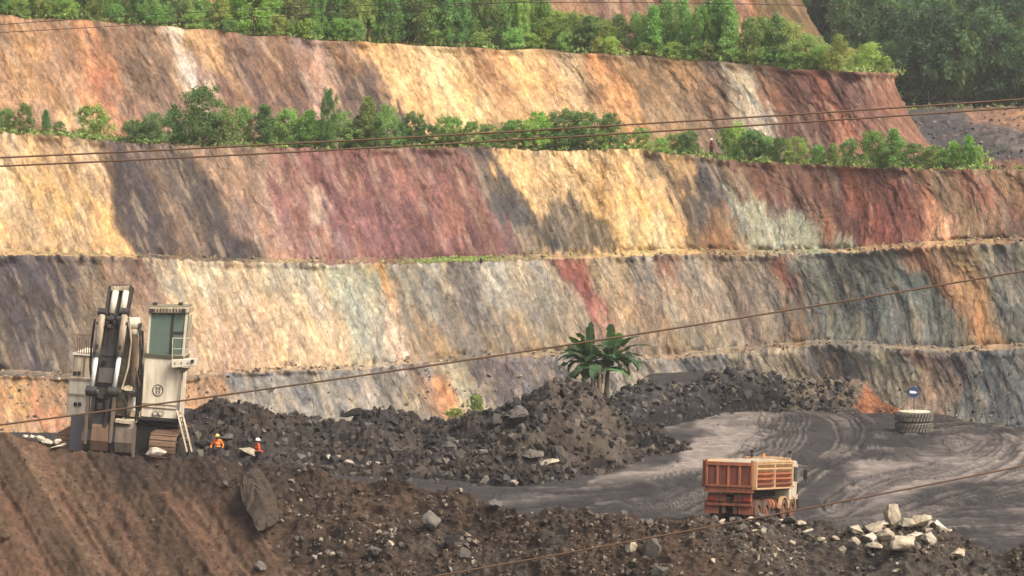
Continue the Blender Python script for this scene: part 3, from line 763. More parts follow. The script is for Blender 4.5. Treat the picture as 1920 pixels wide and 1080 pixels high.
# darker soil under the crest on the left
cy = np.interp(px, CR[:, 0], CR[:, 1])
dk = sstep(px, 120, 260) * (1 - sstep(px, 520, 680)) * (1 - sstep(py - cy + 25 * f, 40, 85))
col = mix(col, lin((62, 54, 48)), np.clip(dk, 0, 1) * .8)
g = fbm(X / .4, (Y + Z) / .4, 625, 4, .7)
col = col * np.exp(.34 * g)[..., None]
grid_obj('spoil_slope', P, np.clip(col * ALB, .003, .8), M_SOIL, key='fg', label='brown earth slope falling away in the foreground')
FG_LEFT = (px.ravel(), leftm.ravel())
# ground sheet under everything
g = np.array([[-700, -60, -30.0], [700, -60, -30.0], [700, 900, -30.0], [-700, 900, -30.0]])
me = np_mesh('ground', g, np.array([[0, 1, 2, 3]]), np.tile(alb(110, 95, 80), (4, 1)), False); me.materials.append(M_SOIL)
o = link(bpy.data.objects.new('ground', me)); o['kind'] = 'structure'
# ================================================================== ROCKS
def hull_mesh(name, n, flat, seed, up=(1, 1, 1)):
    r = random.Random(seed)
    bm = bmesh.new()
    for i in range(n):
        v = Vector((r.gauss(0, 1), r.gauss(0, 1), r.gauss(0, 1))).normalized() * (0.8 + 0.25 * r.random())
        v = Vector((v.x * up[0], v.y * up[1], v.z * up[2]))
        bm.verts.new(v * 0.5)
    bmesh.ops.convex_hull(bm, input=bm.verts)
    loose = [v for v in bm.verts if not v.link_faces]
    bmesh.ops.delete(bm, geom=loose, context='VERTS')
    bmesh.ops.dissolve_limit(bm, angle_limit=math.radians(16), verts=bm.verts, edges=bm.edges)
    bmesh.ops.triangulate(bm, faces=[f for f in bm.faces if len(f.verts) > 4])
    me = bpy.data.meshes.new(name); bm.to_mesh(me); bm.free()
    for p in me.polygons: p.use_smooth = False
    return me
def hull_arr(n, seed, up):
    me = hull_mesh('tmp', n, True, seed, up)
    bm = bmesh.new(); bm.from_mesh(me); bmesh.ops.triangulate(bm, faces=bm.faces)
    V = np.array([v.co[:] for v in bm.verts]); F = np.array([[v.index for v in f.verts] for f in bm.faces])
    bm.free(); bpy.data.meshes.remove(me)
    return V, F

RM = {'grey': rock_mat('rock_grey', (112, 107, 100)), 'dark': rock_mat('rock_dark', (62, 60, 59)), 'pale': rock_mat('rock_pale', (196, 184, 160), .2),
      'white': rock_mat('rock_white', (222, 212, 192), .15), 'brown': rock_mat('rock_brown', (112, 94, 76))}
ROCKV = {}
for kname, m in RM.items():
    L_ = []
    for i in range(9):
        up = [(1, 1, .8), (1.2, .9, .6), (.9, .9, 1.1), (1.3, .8, .7), (1, 1.1, .75)][i % 5]
        me = hull_mesh('rock', 13 + i, True, 40 + i, up); me.materials.append(m); L_.append(me)
    ROCKV[kname] = L_
def boulder_mesh(name, seed, up, mat):
    me0 = hull_mesh('tmp', 22, True, seed, up)
    bm = bmesh.new(); bm.from_mesh(me0); bpy.data.meshes.remove(me0)
    bmesh.ops.triangulate(bm, faces=bm.faces)
    bmesh.ops.subdivide_edges(bm, edges=bm.edges[:], cuts=3, use_grid_fill=True)
    co = np.array([v.co[:] for v in bm.verts])
    d = .05 * fbm(co[:, 0] * 4 + co[:, 2] * 2.1, co[:, 1] * 4 - co[:, 2] * 2.7, seed, 4, .65) + .03 * np.round(2 * fbm(co[:, 2] * 3 + co[:, 0], co[:, 1] * 3, seed + 3, 2))
    for v, q in zip(bm.verts, d): v.co *= 1 + q * 1.6
    me = bpy.data.meshes.new(name); bm.to_mesh(me); bm.free(); me.materials.append(mat)
    return me
BOULD = {k: [boulder_mesh('boulder', 700 + i, [(1, 1, .8), (1.2, .9, .6), (.9, .9, 1.1), (1.3, .8, .7), (1, 1.1, .75)][i], m) for i in range(5)] for k, m in RM.items()}
NROCK = [0]
def rock(key, px, py, w, h, tint, label, group=None, cat='rock', var=None, rot=None, name='rock', sink=.22, nudge=0.0):
    """a stone about w x h photo pixels, its visible middle at (px, py), resting on surface key"""
    p = at_surf(key, px, py + h * .32)
    s = p.y / F_PX
    r = random.Random(NROCK[0] * 7 + 3); NROCK[0] += 1
    me = ROCKV[tint][var if var is not None else r.randrange(9)]
    if name == 'boulder' or w > 24: me = BOULD[tint][(var if var is not None else r.randrange(5)) % 5]
    o = link(bpy.data.objects.new(name, me))
    o.scale = (w * s * 1.02, (w + h) * .5 * s, h * s * 1.15)
    o.rotation_euler = rot if rot is not None else (r.uniform(-.3, .3), r.uniform(-.35, .35), r.uniform(0, 6.28))
    if rot is None:
        m_ = (w + h) * .5 * s
        o.scale = (w * s * .55 + m_ * .45, w * s * .55 + m_ * .45, h * s * 1.1)
    o.location = (p.x, p.y - nudge, p.z + h * s * (.5 - sink))
    tag(o, label, cat, group)
    return o

# --- the stones one can tell apart
R = rock
def slab():
    """the tipped slab: irregular outline, thick, its broad face to the camera, pale fresh edge on its upper right"""
    p = at_surf('fg', 486, 955); sc = (p.y - .5) / F_PX
    out = [(446, 906), (456, 888), (468, 886), (478, 900), (489, 918), (499, 936), (508, 955), (515, 975), (518, 990), (510, 998), (498, 1000), (488, 988), (478, 974), (466, 962), (456, 944), (448, 926)]
    rs = random.Random(4)
    bm = bmesh.new()
    rings = []
    for (yy, k, dx, dz) in ((-.75, .90, -.16, -.10), (-.45, .98, -.06, -.02), (.45, 1.0, .26, .20), (.9, .85, .34, .24)):
        rings.append([bm.verts.new(((x - 483) * sc * k + dx + rs.uniform(-.04, .04), yy - .35 + min(1.6, at_surf('fg', x, y).y - (p.y - .5)) + rs.uniform(-.10, .10), (946 - y) * sc * k + dz + rs.uniform(-.04, .04))) for x, y in out])
    for a, b in zip(rings[:-1], rings[1:]):
        for i in range(len(out)): j = (i + 1) % len(out); bm.faces.new((a[i], a[j], b[j], b[i]))
    bm.faces.new(rings[0][::-1]); bm.faces.new(rings[-1])
    bmesh.ops.triangulate(bm, faces=bm.faces); bmesh.ops.recalc_face_normals(bm, faces=bm.faces)
    bmesh.ops.subdivide_edges(bm, edges=bm.edges[:], cuts=3, use_grid_fill=True)
    co = np.array([v.co[:] for v in bm.verts])
    d = .26 * fbm(co[:, 0] * 1.3 + co[:, 1], co[:, 2] * 1.3, 5, 5, .65)
    for v, q in zip(bm.verts, d): v.co.y -= q; v.co.x += q * .3
    me = bpy.data.meshes.new('boulder'); bm.to_mesh(me); bm.free(); me.materials.append(rock_mat('slab_rock', (82, 72, 62), .05))
    o = link(bpy.data.objects.new('boulder', me)); o.location = Vector(W(483, 942, p.y - .5)); o.scale = (.9, .9, .9)
    tag(o, 'huge brown slab boulder tipped on its edge on the foreground slope', 'boulder')
slab()
R('fg', 456, 898, 26, 34, 'grey', 'grey rock wedged above the huge tipped slab boulder', cat='boulder', name='boulder', var=2)
R('fg', 424, 906, 18, 16, 'grey', 'small pale rock left of the huge tipped slab boulder')
R('fg', 806, 974, 38, 46, 'grey', 'angular grey boulder alone on the brown slope below the mound', cat='boulder', name='boulder', var=4)
R('fg', 928, 943, 34, 28, 'grey', 'grey block on the slope crest at the start of the muddy track', cat='boulder', name='boulder', var=1)
R('fg', 1222, 1030, 46, 50, 'grey', 'large pale grey boulder on the slope below the dump truck', cat='boulder', name='boulder', var=2)
R('fg', 1234, 1070, 44, 34, 'grey', 'grey boulder at the bottom edge beneath the large pale one', cat='boulder', name='boulder', var=0)
R('fg', 488, 1062, 28, 26, 'grey', 'flat grey stone at the bottom of the reddish slope', name='rock')
R('fg', 1182, 1024, 26, 30, 'pale', 'upright pale stone left of the large boulder below the truck')
R('fg', 845, 1012, 26, 34, 'dark', 'dark rock in the hollow below the angular grey boulder')
R('fg', 872, 1036, 36, 22, 'grey', 'grey rock beside the dark hollow on the brown slope')
R('fg', 705, 1032, 36, 30, 'grey', 'cluster of pale grey rock low on the brown slope')
R('fg', 12, 898, 16, 20, 'dark', 'dark stone stuck in the reddish slope at the left edge')
R('fg', 10, 1006, 24, 18, 'brown', 'brown stone low on the reddish slope at the left edge')
R('fg', 614, 902, 14, 12, 'grey', 'round grey stone on the slope crest near the white blocks')
R('m1', 660, 772, 54, 26, 'dark', 'long dark boulder on the mound crest below the grey face', cat='boulder', name='boulder', var=3)
R('m1', 718, 782, 40, 38, 'dark', 'squarish dark boulder standing on the mound crest', cat='boulder', name='boulder', var=2)
R('m1', 590, 784, 30, 18, 'dark', 'dark boulder left of the long one on the mound crest', cat='boulder', name='boulder', var=1)
R('m1', 434, 760, 30, 22, 'dark', 'dark boulder topping the mound right of the excavator', cat='boulder', name='boulder', var=0)
R('m1', 972, 776, 46, 42, 'grey', 'large grey boulder high on the mound left of the banana plant', cat='boulder', name='boulder', var=4)
R('m1', 932, 785, 32, 26, 'grey', 'grey boulder left of the large one high on the mound', cat='boulder', name='boulder', var=2)
R('m1', 980, 804, 20, 26, 'grey', 'slim grey rock leaning below the large mound boulder')
R('m1', 845, 835, 30, 22, 'grey', 'grey rock midway down the mound, above the dark toe')
R('m1', 862, 852, 22, 30, 'grey', 'upright grey rock midway down the mound')
R('m1', 945, 838, 36, 24, 'grey', 'pale grey rock at the centre of the mound side')
R('m1', 1000, 850, 40, 30, 'grey', 'pale broken boulder low on the mound near its dark toe', cat='boulder', name='boulder', var=1)
R('m1', 1052, 850, 36, 44, 'grey', 'tall pale broken boulder low on the right of the mound', cat='boulder', name='boulder', var=2)
R('m1', 1030, 866, 38, 18, 'pale', 'flat pale slab at the foot of the tall broken boulder')
R('m1', 964, 907, 26, 10, 'pale', 'thin pale slab lying on the dark toe of the mound')
R('m1', 655, 868, 28, 18, 'white', 'bright white block among the pale stones behind the slope crest', name='rock')
R('m1', 700, 868, 42, 17, 'pale', 'long cream block right of the bright white one')
R('m1', 614, 855, 22, 10, 'white', 'flat white block left of the bright white one')
R('m1', 634, 857, 16, 12, 'pale', 'small cream block between two white blocks')
R('m1', 620, 878, 20, 8, 'white', 'small flat white stone in front of the white blocks')
R('m1', 762, 907, 12, 6, 'white', 'tiny white stone near the slope crest')
R('m1', 560, 856, 28, 26, 'grey', 'grey block right of the workers beyond the slope crest')
R('m1', 466, 846, 30, 24, 'pale', 'pale slab beside the worker in the white helmet', rot=(.1, .35, .3), var=3)
R('m1', 384, 826, 34, 26, 'dark', 'smooth dark boulder left of the worker in the yellow helmet', cat='boulder', name='boulder', var=0)
R('fg', 296, 840, 36, 26, 'white', 'white boulder below the excavator ladder on the slope crest', cat='boulder', name='boulder', var=3, sink=.1)
WL = [(62, 813, 20, 12), (76, 818, 22, 14), (92, 826, 26, 12), (110, 824, 16, 14), (118, 832, 22, 10), (106, 838, 26, 8), (48, 816, 14, 10)]
for q, (x, y, w, h) in enumerate(WL):
    R('fg', x, y, w, h, 'white', ['uppermost', 'second', 'third', 'fourth', 'lowest but one', 'lowest', 'leftmost'][q] + ' of the white blocks heaped left of the excavator track', 'white blocks left of the excavator', sink=.05)
# pale rocks heaped on the right of the crest
rr = random.Random(5)
PR = [(1672, 970, 32, 34), (1640, 990, 30, 22), (1610, 996, 26, 18), (1700, 984, 30, 26), (1722, 978, 34, 28), (1744, 990, 26, 22), (1762, 992, 24, 26), (1690, 1002, 36, 22), (1716, 1008, 30, 20),
      (1660, 1006, 30, 20), (1632, 1008, 24, 16), (1740, 1012, 26, 20), (1690, 1022, 40, 30), (1720, 1030, 26, 22), (1596, 1004, 18, 12), (1654, 984, 18, 16), (1776, 1002, 18, 16), (1502, 982, 26, 16), (1528, 990, 24, 18),
      (1514, 996, 20, 12), (1552, 1000, 26, 14), (1478, 990, 18, 12), (1566, 1010, 18, 12), (1600, 1018, 22, 14), (1540, 1012, 16, 14), (1758, 1016, 20, 14), (1640, 1024, 22, 16), (1796, 1040, 22, 18), (1580, 1032, 20, 14), (1440, 988, 16, 10), (1420, 984, 14, 9)]
ORD = ['first', 'second', 'third', 'fourth', 'fifth', 'sixth', 'seventh', 'eighth', 'ninth', 'tenth', 'eleventh', 'twelfth', 'thirteenth', 'fourteenth', 'fifteenth', 'sixteenth', 'seventeenth', 'eighteenth', 'nineteenth']
TENS = {2: 'twenty', 3: 'thirty', 4: 'forty', 5: 'fifty', 6: 'sixty', 7: 'seventy', 8: 'eighty', 9: 'ninety'}
TTH = {2: 'twentieth', 3: 'thirtieth', 4: 'fortieth', 5: 'fiftieth', 6: 'sixtieth', 7: 'seventieth', 8: 'eightieth', 9: 'ninetieth'}
def ordinal(n):
    if n < 20: return ORD[n - 1]
    if n > 99: return 'hundred and ' + ordinal(n - 100) if n > 100 else 'hundredth'
    return TTH[n // 10] if n % 10 == 0 else TENS[n // 10] + '-' + ORD[n % 10 - 1]
for q, (x, y, w, h) in enumerate(sorted(PR)):
    kx = 1.42 if x > 1588 else 1.15
    R('fg', x, y, w * kx, h * kx, 'white' if q % 3 == 1 else 'pale', ordinal(q + 1) + ' from the left of the cream blocks heaped on the right crest', 'cream blocks heaped on the right of the slope crest', sink=.12)
# --- smaller stones one could still count
def scatter(n, key, box, size, tints, what, group, seed, sinkr=.25, poly=None):
    r = random.Random(seed); k = 0; tries = 0; L_ = []
    while k < n and tries < n * 30:
        tries += 1
        x = r.uniform(box[0], box[2]); y = r.uniform(box[1], box[3])
        p = at_surf(key, x, y)
        qx, qy = proj(np.array([p[:]]))
        if abs(qx[0] - x) > 5 or abs(qy[0] - y) > 5: continue
        if poly and not poly(x, y, r): continue
        w = size[0] + (size[1] - size[0]) * r.random() ** 2.6
        L_.append((x, y, w, w * r.uniform(.5, .95), r.choice(tints))); k += 1
    L_.sort()
    for q, (x, y, w, h, t) in enumerate(L_):
        rock(key, x, y, w, h, t, f'{ {"pale": "pale grey", "white": "white"}.get(t, t)} {what}, {ordinal(q + 1)} from the left', group, sink=sinkr)
scatter(84, 'm1', (350, 772, 1220, 912), (8, 26), ['grey', 'grey', 'dark', 'dark', 'brown'], 'loose stone on the side of the long rubble mound', 'loose stones on the rubble mound', 11,
        poly=lambda x, y, r: y > 790 or x > 900)
scatter(18, 'm2', (1170, 690, 1600, 780), (9, 20), ['grey', 'dark', 'grey'], 'loose stone on the black spoil mound', 'loose stones on the black mound', 12)
scatter(70, 'fg', (560, 890, 1300, 1078), (8, 20), ['grey', 'brown', 'brown', 'pale', 'brown', 'grey'], 'loose stone on the brown foreground slope', 'loose stones on the foreground slope', 13,
        poly=lambda x, y, r: True)
scatter(46, 'fg', (1300, 985, 1640, 1078), (9, 24), ['grey', 'grey', 'pale', 'grey'], 'loose stone between truck and cream blocks', 'loose stones below the dump truck', 14)
scatter(18, 'fg', (1640, 1020, 1910, 1078), (9, 22), ['pale', 'grey', 'brown', 'white'], 'loose stone below the cream blocks at right', 'loose stones at the bottom right', 15)

# --- rubble too small or too many to count: one mesh per surface
HV = [hull_arr(9 + i % 4, 90 + i, [(1, 1, .7), (1.2, .9, .6), (.9, 1, 1)][i % 3]) for i in range(8)]
def rubble(name, key, n, wfun, smin, smax, cols_, label, seed, power=3.0, ytop=640):
    r = np.random.default_rng(seed)
    X, Y, P = SURF[key]
    ok = np.where((X > -60) & (X < 1980) & (Y < 1130) & (Y > ytop))[0]
    w = wfun(X[ok], Y[ok], P[ok]); w = np.clip(w, 0, None)
    # weight by distance so that the density is even on the ground
    idx = r.choice(ok, size=n, p=w / w.sum())
    Vs, Fs, Cs = [], [], []; base_ = 0
    cl = np.array([alb(*c) for c in cols_])
    for q in range(n):
        V, F = HV[r.integers(8)]
        s = smin + (smax - smin) * r.random() ** power
        a = r.uniform(0, 6.28, 3) * (.25, .25, 1)
        Rm = np.array(Euler(a).to_matrix())
        v = (V * s * r.uniform(.75, 1.3, 3)) @ Rm.T + P[idx[q]] + r.normal(0, .06, 3) * (1, 1, .3) + (0, 0, s * .12)
        Vs.append(v); Fs.append(F + base_); base_ += len(V)
        Cs.append(np.tile(cl[r.integers(len(cl))] * r.uniform(.65, 1.35), (len(V), 1)))
    me = np_mesh(name, np.concatenate(Vs), np.concatenate(Fs), np.concatenate(Cs), False)
    me.materials.append(M_STONE)
    o = link(bpy.data.objects.new(name, me)); tag(o, label, None, None, 'stuff')
    return o
M_STONE = terrain_mat('rubble_stone', fine=7, amt=.25, bump=.5, dist=.05)
GR = [(92, 87, 82), (70, 67, 65), (52, 50, 49), (112, 105, 96), (80, 71, 62), (60, 57, 55)]
rubble('mound_rubble', 'm1', 15000, lambda x, y, p: (x > 200) * 1.0 * (1 + .8 * (x > 820)), .05, .75, GR, 'countless grey rock fragments covering the long mound', 21, 6.0)
rubble('spoil_rubble', 'm2', 2400, lambda x, y, p: 1.0 * (x < 1600) + .03, .10, .8, [(70, 69, 69), (54, 53, 53), (92, 88, 84), (118, 108, 96)], 'dark rock fragments covering the black spoil mound', 22, 4.5)
def wfg(x, y, p):
    lm = 1 - sstep(x - (y - 860) * .75, 330, 470)
    cl = sstep(fbm(x / 70, y / 60, 77, 3), -.3, .5)
    return (1 - lm) * (.25 + 1.3 * cl) * (.5 + 1.2 * (x > 560)) + .05
rubble('slope_rubble', 'fg', 7500, wfg, .05, .36, [(98, 84, 70), (80, 68, 57), (112, 104, 94), (70, 60, 50), (90, 74, 60), (140, 130, 116)], 'pebbles and rock fragments strewn over the brown slope', 23)
def wcl(x, y, p):
    def b(cx, cy, sx, sy): return np.exp(-((x - cx) / sx) ** 2 - ((y - cy) / sy) ** 2)
    return b(700, 1010, 50, 45) + b(880, 1030, 40, 30) + b(1420, 1010, 70, 30) + 1.4 * b(1690, 1005, 70, 25) + b(1480, 1040, 30, 40) + b(570, 1020, 60, 50) * .5 + b(1200, 975, 60, 12) * .6
rubble('pale_rubble', 'fg', 1000, wcl, .06, .42, [(150, 142, 130), (175, 164, 144), (128, 122, 114), (110, 104, 97)], 'pale stone fragments in patches on the foreground slope', 24)
rubble('wall_scree', 'w4', 900, lambda x, y, p: (y > 770) * (x > 1640) + (y > 690) * .25, .08, .5, [(128, 124, 116), (100, 98, 94), (165, 155, 135)], 'scree of small rock fragments along the wall foot', 25)
rubble('track_stones', 'floor', 420, lambda x, y, p: (p[:, 2] > -.5) * (y > 770) * (x > 880), .05, .20, [(110, 104, 98), (90, 86, 82), (150, 144, 134)], 'small stones scattered over the muddy floor', 26)
rubble('slope_pebbles', 'fg', 2600, lambda x, y, p: 1.0 * (x - (y - 860) * .75 < 430), .03, .16, [(110, 88, 72), (92, 74, 60), (128, 106, 86), (80, 66, 55)], 'small pebbles on the bare reddish slope at left', 27, 3.0)
CRS = [(1338, 974, 22, 14), (1352, 978, 18, 14), (1370, 972, 20, 12), (1388, 976, 24, 14), (1404, 972, 18, 12), (1430, 968, 22, 14), (1446, 974, 20, 14), (1464, 976, 22, 14), (1484, 974, 30, 18), (1360, 988, 22, 16), (1392, 990, 20, 16), (1376, 1000, 22, 18)]
for q, (x, y, w, h) in enumerate(sorted(CRS)):
    R('fg', x, y, w * 1.1, h * 1.1, ['grey', 'pale', 'grey'][q % 3], ordinal(q + 1) + ' from the left of the stones on the crest before the truck wheels', 'stones on the crest before the truck', sink=.15)
for kk, nn, sd_ in (('l3', 700, 28), ('l4', 700, 29)):
    rubble('bench_rubble', kk, nn, lambda x, y, p: .15 + sstep(fbm(x / 50, y / 9, 93, 3), 0, .5), .08, .55, [(176, 158, 128), (140, 124, 106), (190, 168, 132), (120, 108, 96)], 'fallen rock fragments along the ' + ('lower bench' if kk == 'l3' else 'bench above the lowest face'), sd_, 3.0, 400)
rubble('road_stones', 'road', 700, lambda x, y, p: 1.0 * (x > 1700), .10, .8, [(96, 94, 92), (120, 112, 104), (78, 76, 75), (150, 135, 118)], 'stones scattered on the far haul road', 30, 3.5, 150)
# ================================================================== TREES
M_LEAF = leaf_mat('leaves', (1, 1, 1), .2, .45)
M_BARK = plain('bark', (96, 82, 66), .9)
def tubes(paths, seg=6):
    """paths: list of (points, radii) -> V,F"""
    V, F = [], []; b = 0
    for pts, rad in paths:
        pts = [Vector(p) for p in pts]
        for i, p in enumerate(pts):
            t = (pts[min(i + 1, len(pts) - 1)] - pts[max(i - 1, 0)]).normalized()
            a = t.orthogonal().normalized(); c = t.cross(a)
            for k in range(seg):
                th = 2 * math.pi * k / seg
                V.append((p + (a * math.cos(th) + c * math.sin(th)) * rad[i])[:])
        for i in range(len(pts) - 1):
            for k in range(seg):
                F.append((b + i * seg + k, b + i * seg + (k + 1) % seg, b + (i + 1) * seg + (k + 1) % seg, b + (i + 1) * seg + k))
        b += len(pts) * seg
    return np.array(V), np.array(F)

def leaf_cloud(centres, radii, per, size, r, droop=.35, flat=1.0, tone=None):
    """leaf sprays around clump centres: two crossed slim quads each -> V,F,col"""
    n = len(centres) * per
    ci = np.repeat(np.arange(len(centres)), per)
    d = r.normal(size=(n, 3)); d /= np.linalg.norm(d, axis=1, keepdims=True)
    rad = radii[ci] * (r.random(n) ** .45)
    c = centres[ci] + d * rad[:, None] * (1, 1, flat)
    ax = d + r.normal(size=(n, 3)) * .7; ax[:, 2] -= droop; ax /= np.linalg.norm(ax, axis=1, keepdims=True)
    bx = np.cross(ax, r.normal(size=(n, 3))); bx /= np.linalg.norm(bx, axis=1, keepdims=True)
    L = size * r.uniform(.7, 1.4, n)[:, None]; wd = L * .36
    V = np.stack([c - ax * L * .5, c + bx * wd * .5, c + ax * L * .5, c - bx * wd * .5], 1).reshape(-1, 3)
    F = np.arange(n * 4).reshape(-1, 4)
    tn = (tone[ci] if tone is not None else np.ones(n)) * r.uniform(.7, 1.35, n)
    return V, F, np.repeat(tn, 4)

def crown_mesh(name, seed, nclump, per, size, shape, base_col, hue=.2):
    r = np.random.default_rng(seed)
    cs, rs = [], []
    while len(cs) < nclump:
        z = r.uniform(.14, 1.0)
        rr_ = shape(z) * math.sqrt(r.random()) * 1.0
        th = r.uniform(0, 6.28)
        wob_ = 1 + .35 * math.sin(3 * th + seed) * math.sin(5 * z + seed)
        cs.append((rr_ * wob_ * math.cos(th), rr_ * wob_ * math.sin(th), z)); rs.append(r.uniform(.05, .12))
    cs = np.array(cs); rs = np.array(rs)
    tone = r.uniform(.75, 1.3, nclump)
    V, F, t = leaf_cloud(cs, rs, per, size, r, tone=tone)
    hue_ = r.uniform(-hue, hue, len(V) // 4).repeat(4)
    col = np.array(base_col)[None] * t[:, None] * np.stack([1 + hue_, 1 + .3 * hue_, 1 - .3 * hue_], -1)
    me = np_mesh(name, V, F, np.clip(col, 0, 1), False)
    me.materials.append(M_LEAF)
    return me
def trunk_mesh(name, seed, top=.75, r0=.018, nl=9, lean=.05, spread=.17):
    r = random.Random(seed)
    path = [(0, 0, -.06)]; n = 6
    lx, ly = r.uniform(-lean, lean), r.uniform(-lean, lean)
    for i in range(1, n + 1):
        f = i / n
        path.append((lx * f + r.uniform(-.012, .012), ly * f + r.uniform(-.012, .012), top * f))
    P = [(path, [r0 * (1 - .8 * i / n) for i in range(n + 1)])]
    for k in range(nl):
        i = r.randrange(1, n); b = Vector(path[i]); th = r.uniform(0, 6.28); L = spread * r.uniform(.6, 1.2)
        e = b + Vector((math.cos(th) * L, math.sin(th) * L, L * r.uniform(.7, 1.3)))
        P.append(([b, (b + e) / 2 + Vector((0, 0, -.02)), e], [r0 * .5, r0 * .35, r0 * .12]))
    V, F = tubes(P, 5)
    me = np_mesh(name, V, F, None, True); me.materials.append(M_BARK)
    return me
G_BR = (.285, .430, .135); G_MD = (.215, .350, .120); G_DK = (.165, .290, .105); G_YL = (.350, .440, .150)
col_shape = lambda z: .21 * math.sin(math.pi * min(1, (z + .02)) ** .75) + .03
bush_shape = lambda z: .42 * math.sqrt(max(0.02, 1 - ((z - .45) / .6) ** 2))
cone_shape = lambda z: .26 * (1.05 - z) ** .7 * min(1, z * 6)
TREEV = []
for i in range(7):
    shp = [col_shape, bush_shape, cone_shape][i % 3]
    TREEV.append((crown_mesh('crown', 300 + i, 95, 60, .046, shp, (1, 1, 1)), trunk_mesh('trunk', 400 + i)))
BUSHV = [(crown_mesh('crown', 350 + i, 105, 62, .052, bush_shape, (1, 1, 1)), trunk_mesh('trunk', 450 + i, .6, .02, 9, .08, .25)) for i in range(4)]

def tree(name, label, cat, group, base_, hgt, wid, col, var, V=TREEV, rot=None):
    r = random.Random(int(base_[0] * 1000) + var)
    root = empty(name, base_, (r.uniform(-.05, .05), r.uniform(-.05, .05), rot if rot is not None else r.uniform(0, 6.28)), (wid, wid, hgt))
    tag(root, label, cat, group)
    cm, tm = V[var % len(V)]
    o = link(bpy.data.objects.new('trunk', tm), root)
    o = link(bpy.data.objects.new('crown', cm), root); o.color = (*col, 1)
    return root

def place_row(key, items, group, where, name='young_tree', V=TREEV, seed=1, cat='tree'):
    """items: (px, top y, base y, width px, colour) in photo pixels, labelled by their order along the row"""
    r = random.Random(seed)
    items = sorted(items)
    for q, (x, yt, yb, w, colr, dep) in enumerate(items):
        p = at_surf(key, x, 0)
        # move back over the bench
        b = p + Vector((0, dep, 0))
        b.x *= (p.y + dep) / p.y; b.z -= .1
        yb = float(proj(np.array([b[:]]))[1][0])
        s = b.y / F_PX
        h = max(.7, (yb - yt) * s * .98)
        var = r.randrange(100)
        V_ = BUSHV if (w / max(1, yb - yt) > .72 or r.random() < .35) else V
        size = 'tall' if (yb - yt) > 85 else ('low' if (yb - yt) < 42 else 'mid-sized')
        tone = 'dark green' if colr is G_DK else ('yellow-green' if colr is G_YL else ('bright green' if colr is G_BR else 'green'))
        wid = w * s / (.52 if V_ is TREEV else .86)
        tree(name, f'{size} {tone} {cat}, {ordinal(q + 1)} from the left {where}', cat, group, b, h, wid * r.uniform(.9, 1.15), [c * r.uniform(.85, 1.15) for c in colr], var, V_)

L2T = [(12,203,240,34),(45,195,240,26),(85,208,242,22),(112,228,250,26),(177,197,255,62),(250,225,262,44),(290,212,266,52),(330,205,264,48),(378,165,264,62),(420,205,267,52),(455,200,267,46),(495,200,268,50),(540,205,270,52),(580,208,270,46),(617,168,266,36),
       (640,212,274,46),(690,182,270,42),(672,218,274,40),(725,198,274,56),(775,210,273,50),(840,218,274,58),(885,228,273,45),(915,232,272,34),(965,225,279,58),(1010,210,279,56),(1060,205,279,58),(1100,212,279,46),(1145,212,277,42),(1205,240,281,44),
       (1270,250,291,50),(1292,245,291,42),(1366,238,299,40),(1380,230,301,46),(1410,243,304,46),(1440,255,306,40),(1462,258,307,36),(1495,258,305,30),(1535,272,310,30),(1562,270,311,28),(1593,260,313,38),(1635,245,312,42),(1675,242,312,42),(1715,270,313,32),(1750,273,315,36),(1788,265,316,38),(1815,255,317,34),(1832,272,318,26),
       (270,230,266,34),(355,218,268,38),(400,215,268,36),(515,222,270,36),(560,222,271,38),(600,225,272,36),(655,232,275,34),(705,228,275,36),(755,232,275,34),(800,232,275,40),(860,240,274,34),(940,245,276,38),(990,240,281,36),(1035,238,281,38),(1080,240,281,36),(1125,245,280,36),(1170,248,279,30),(1240,258,285,26),(1425,262,306,30),(1655,268,314,30),(1770,282,317,24)]
r0_ = random.Random(3)
place_row('e5', [(x, yt, yb, w * 1.12, r0_.choice([G_BR, G_MD, G_BR, G_MD, G_DK]), r0_.uniform(.8, 3.5)) for x, yt, yb, w in L2T], 'trees along the middle bench', 'along the middle bench', seed=21)
L1T = []
yl1 = curve(Y_L1)
x = -10
while x < 1670:
    e = float(yl1(x))
    top = np.interp(x, [0, 300, 500, 900, 1000, 1100, 1150, 1280, 1480, 1520, 1600, 1670], [-18, -22, -30, -40, 0, 30, 40, -5, 45, 62, 85, 108]) + r0_.uniform(-14, 16)
    L1T.append((x, top, e + r0_.uniform(-3, 1), r0_.uniform(36, 58), r0_.choice([G_BR, G_MD, G_MD, G_BR, G_YL, G_DK]) if x < 1460 else r0_.choice([G_BR, G_YL]), r0_.uniform(1.0, 3.5)))
    # lower shrubs at the very edge, taller trees further back
    if r0_.random() < .65:
        L1T.append((x + 14, e - r0_.uniform(24, 42), e + 1, r0_.uniform(30, 44), r0_.choice([G_YL, G_BR, G_BR]), r0_.uniform(.4, 1.0)))
    if r0_.random() < .75 and x < 1500:
        L1T.append((x + 10, top - r0_.uniform(8, 40) if x < 1000 or 1250 < x < 1400 else top + 4, e - 1, r0_.uniform(44, 64), r0_.choice([G_MD, G_DK, G_DK]), r0_.uniform(4.5, 8)))
    x += r0_.uniform(24, 36)
place_row('e7', L1T, 'trees along the top bench', 'along the top bench', seed=22)

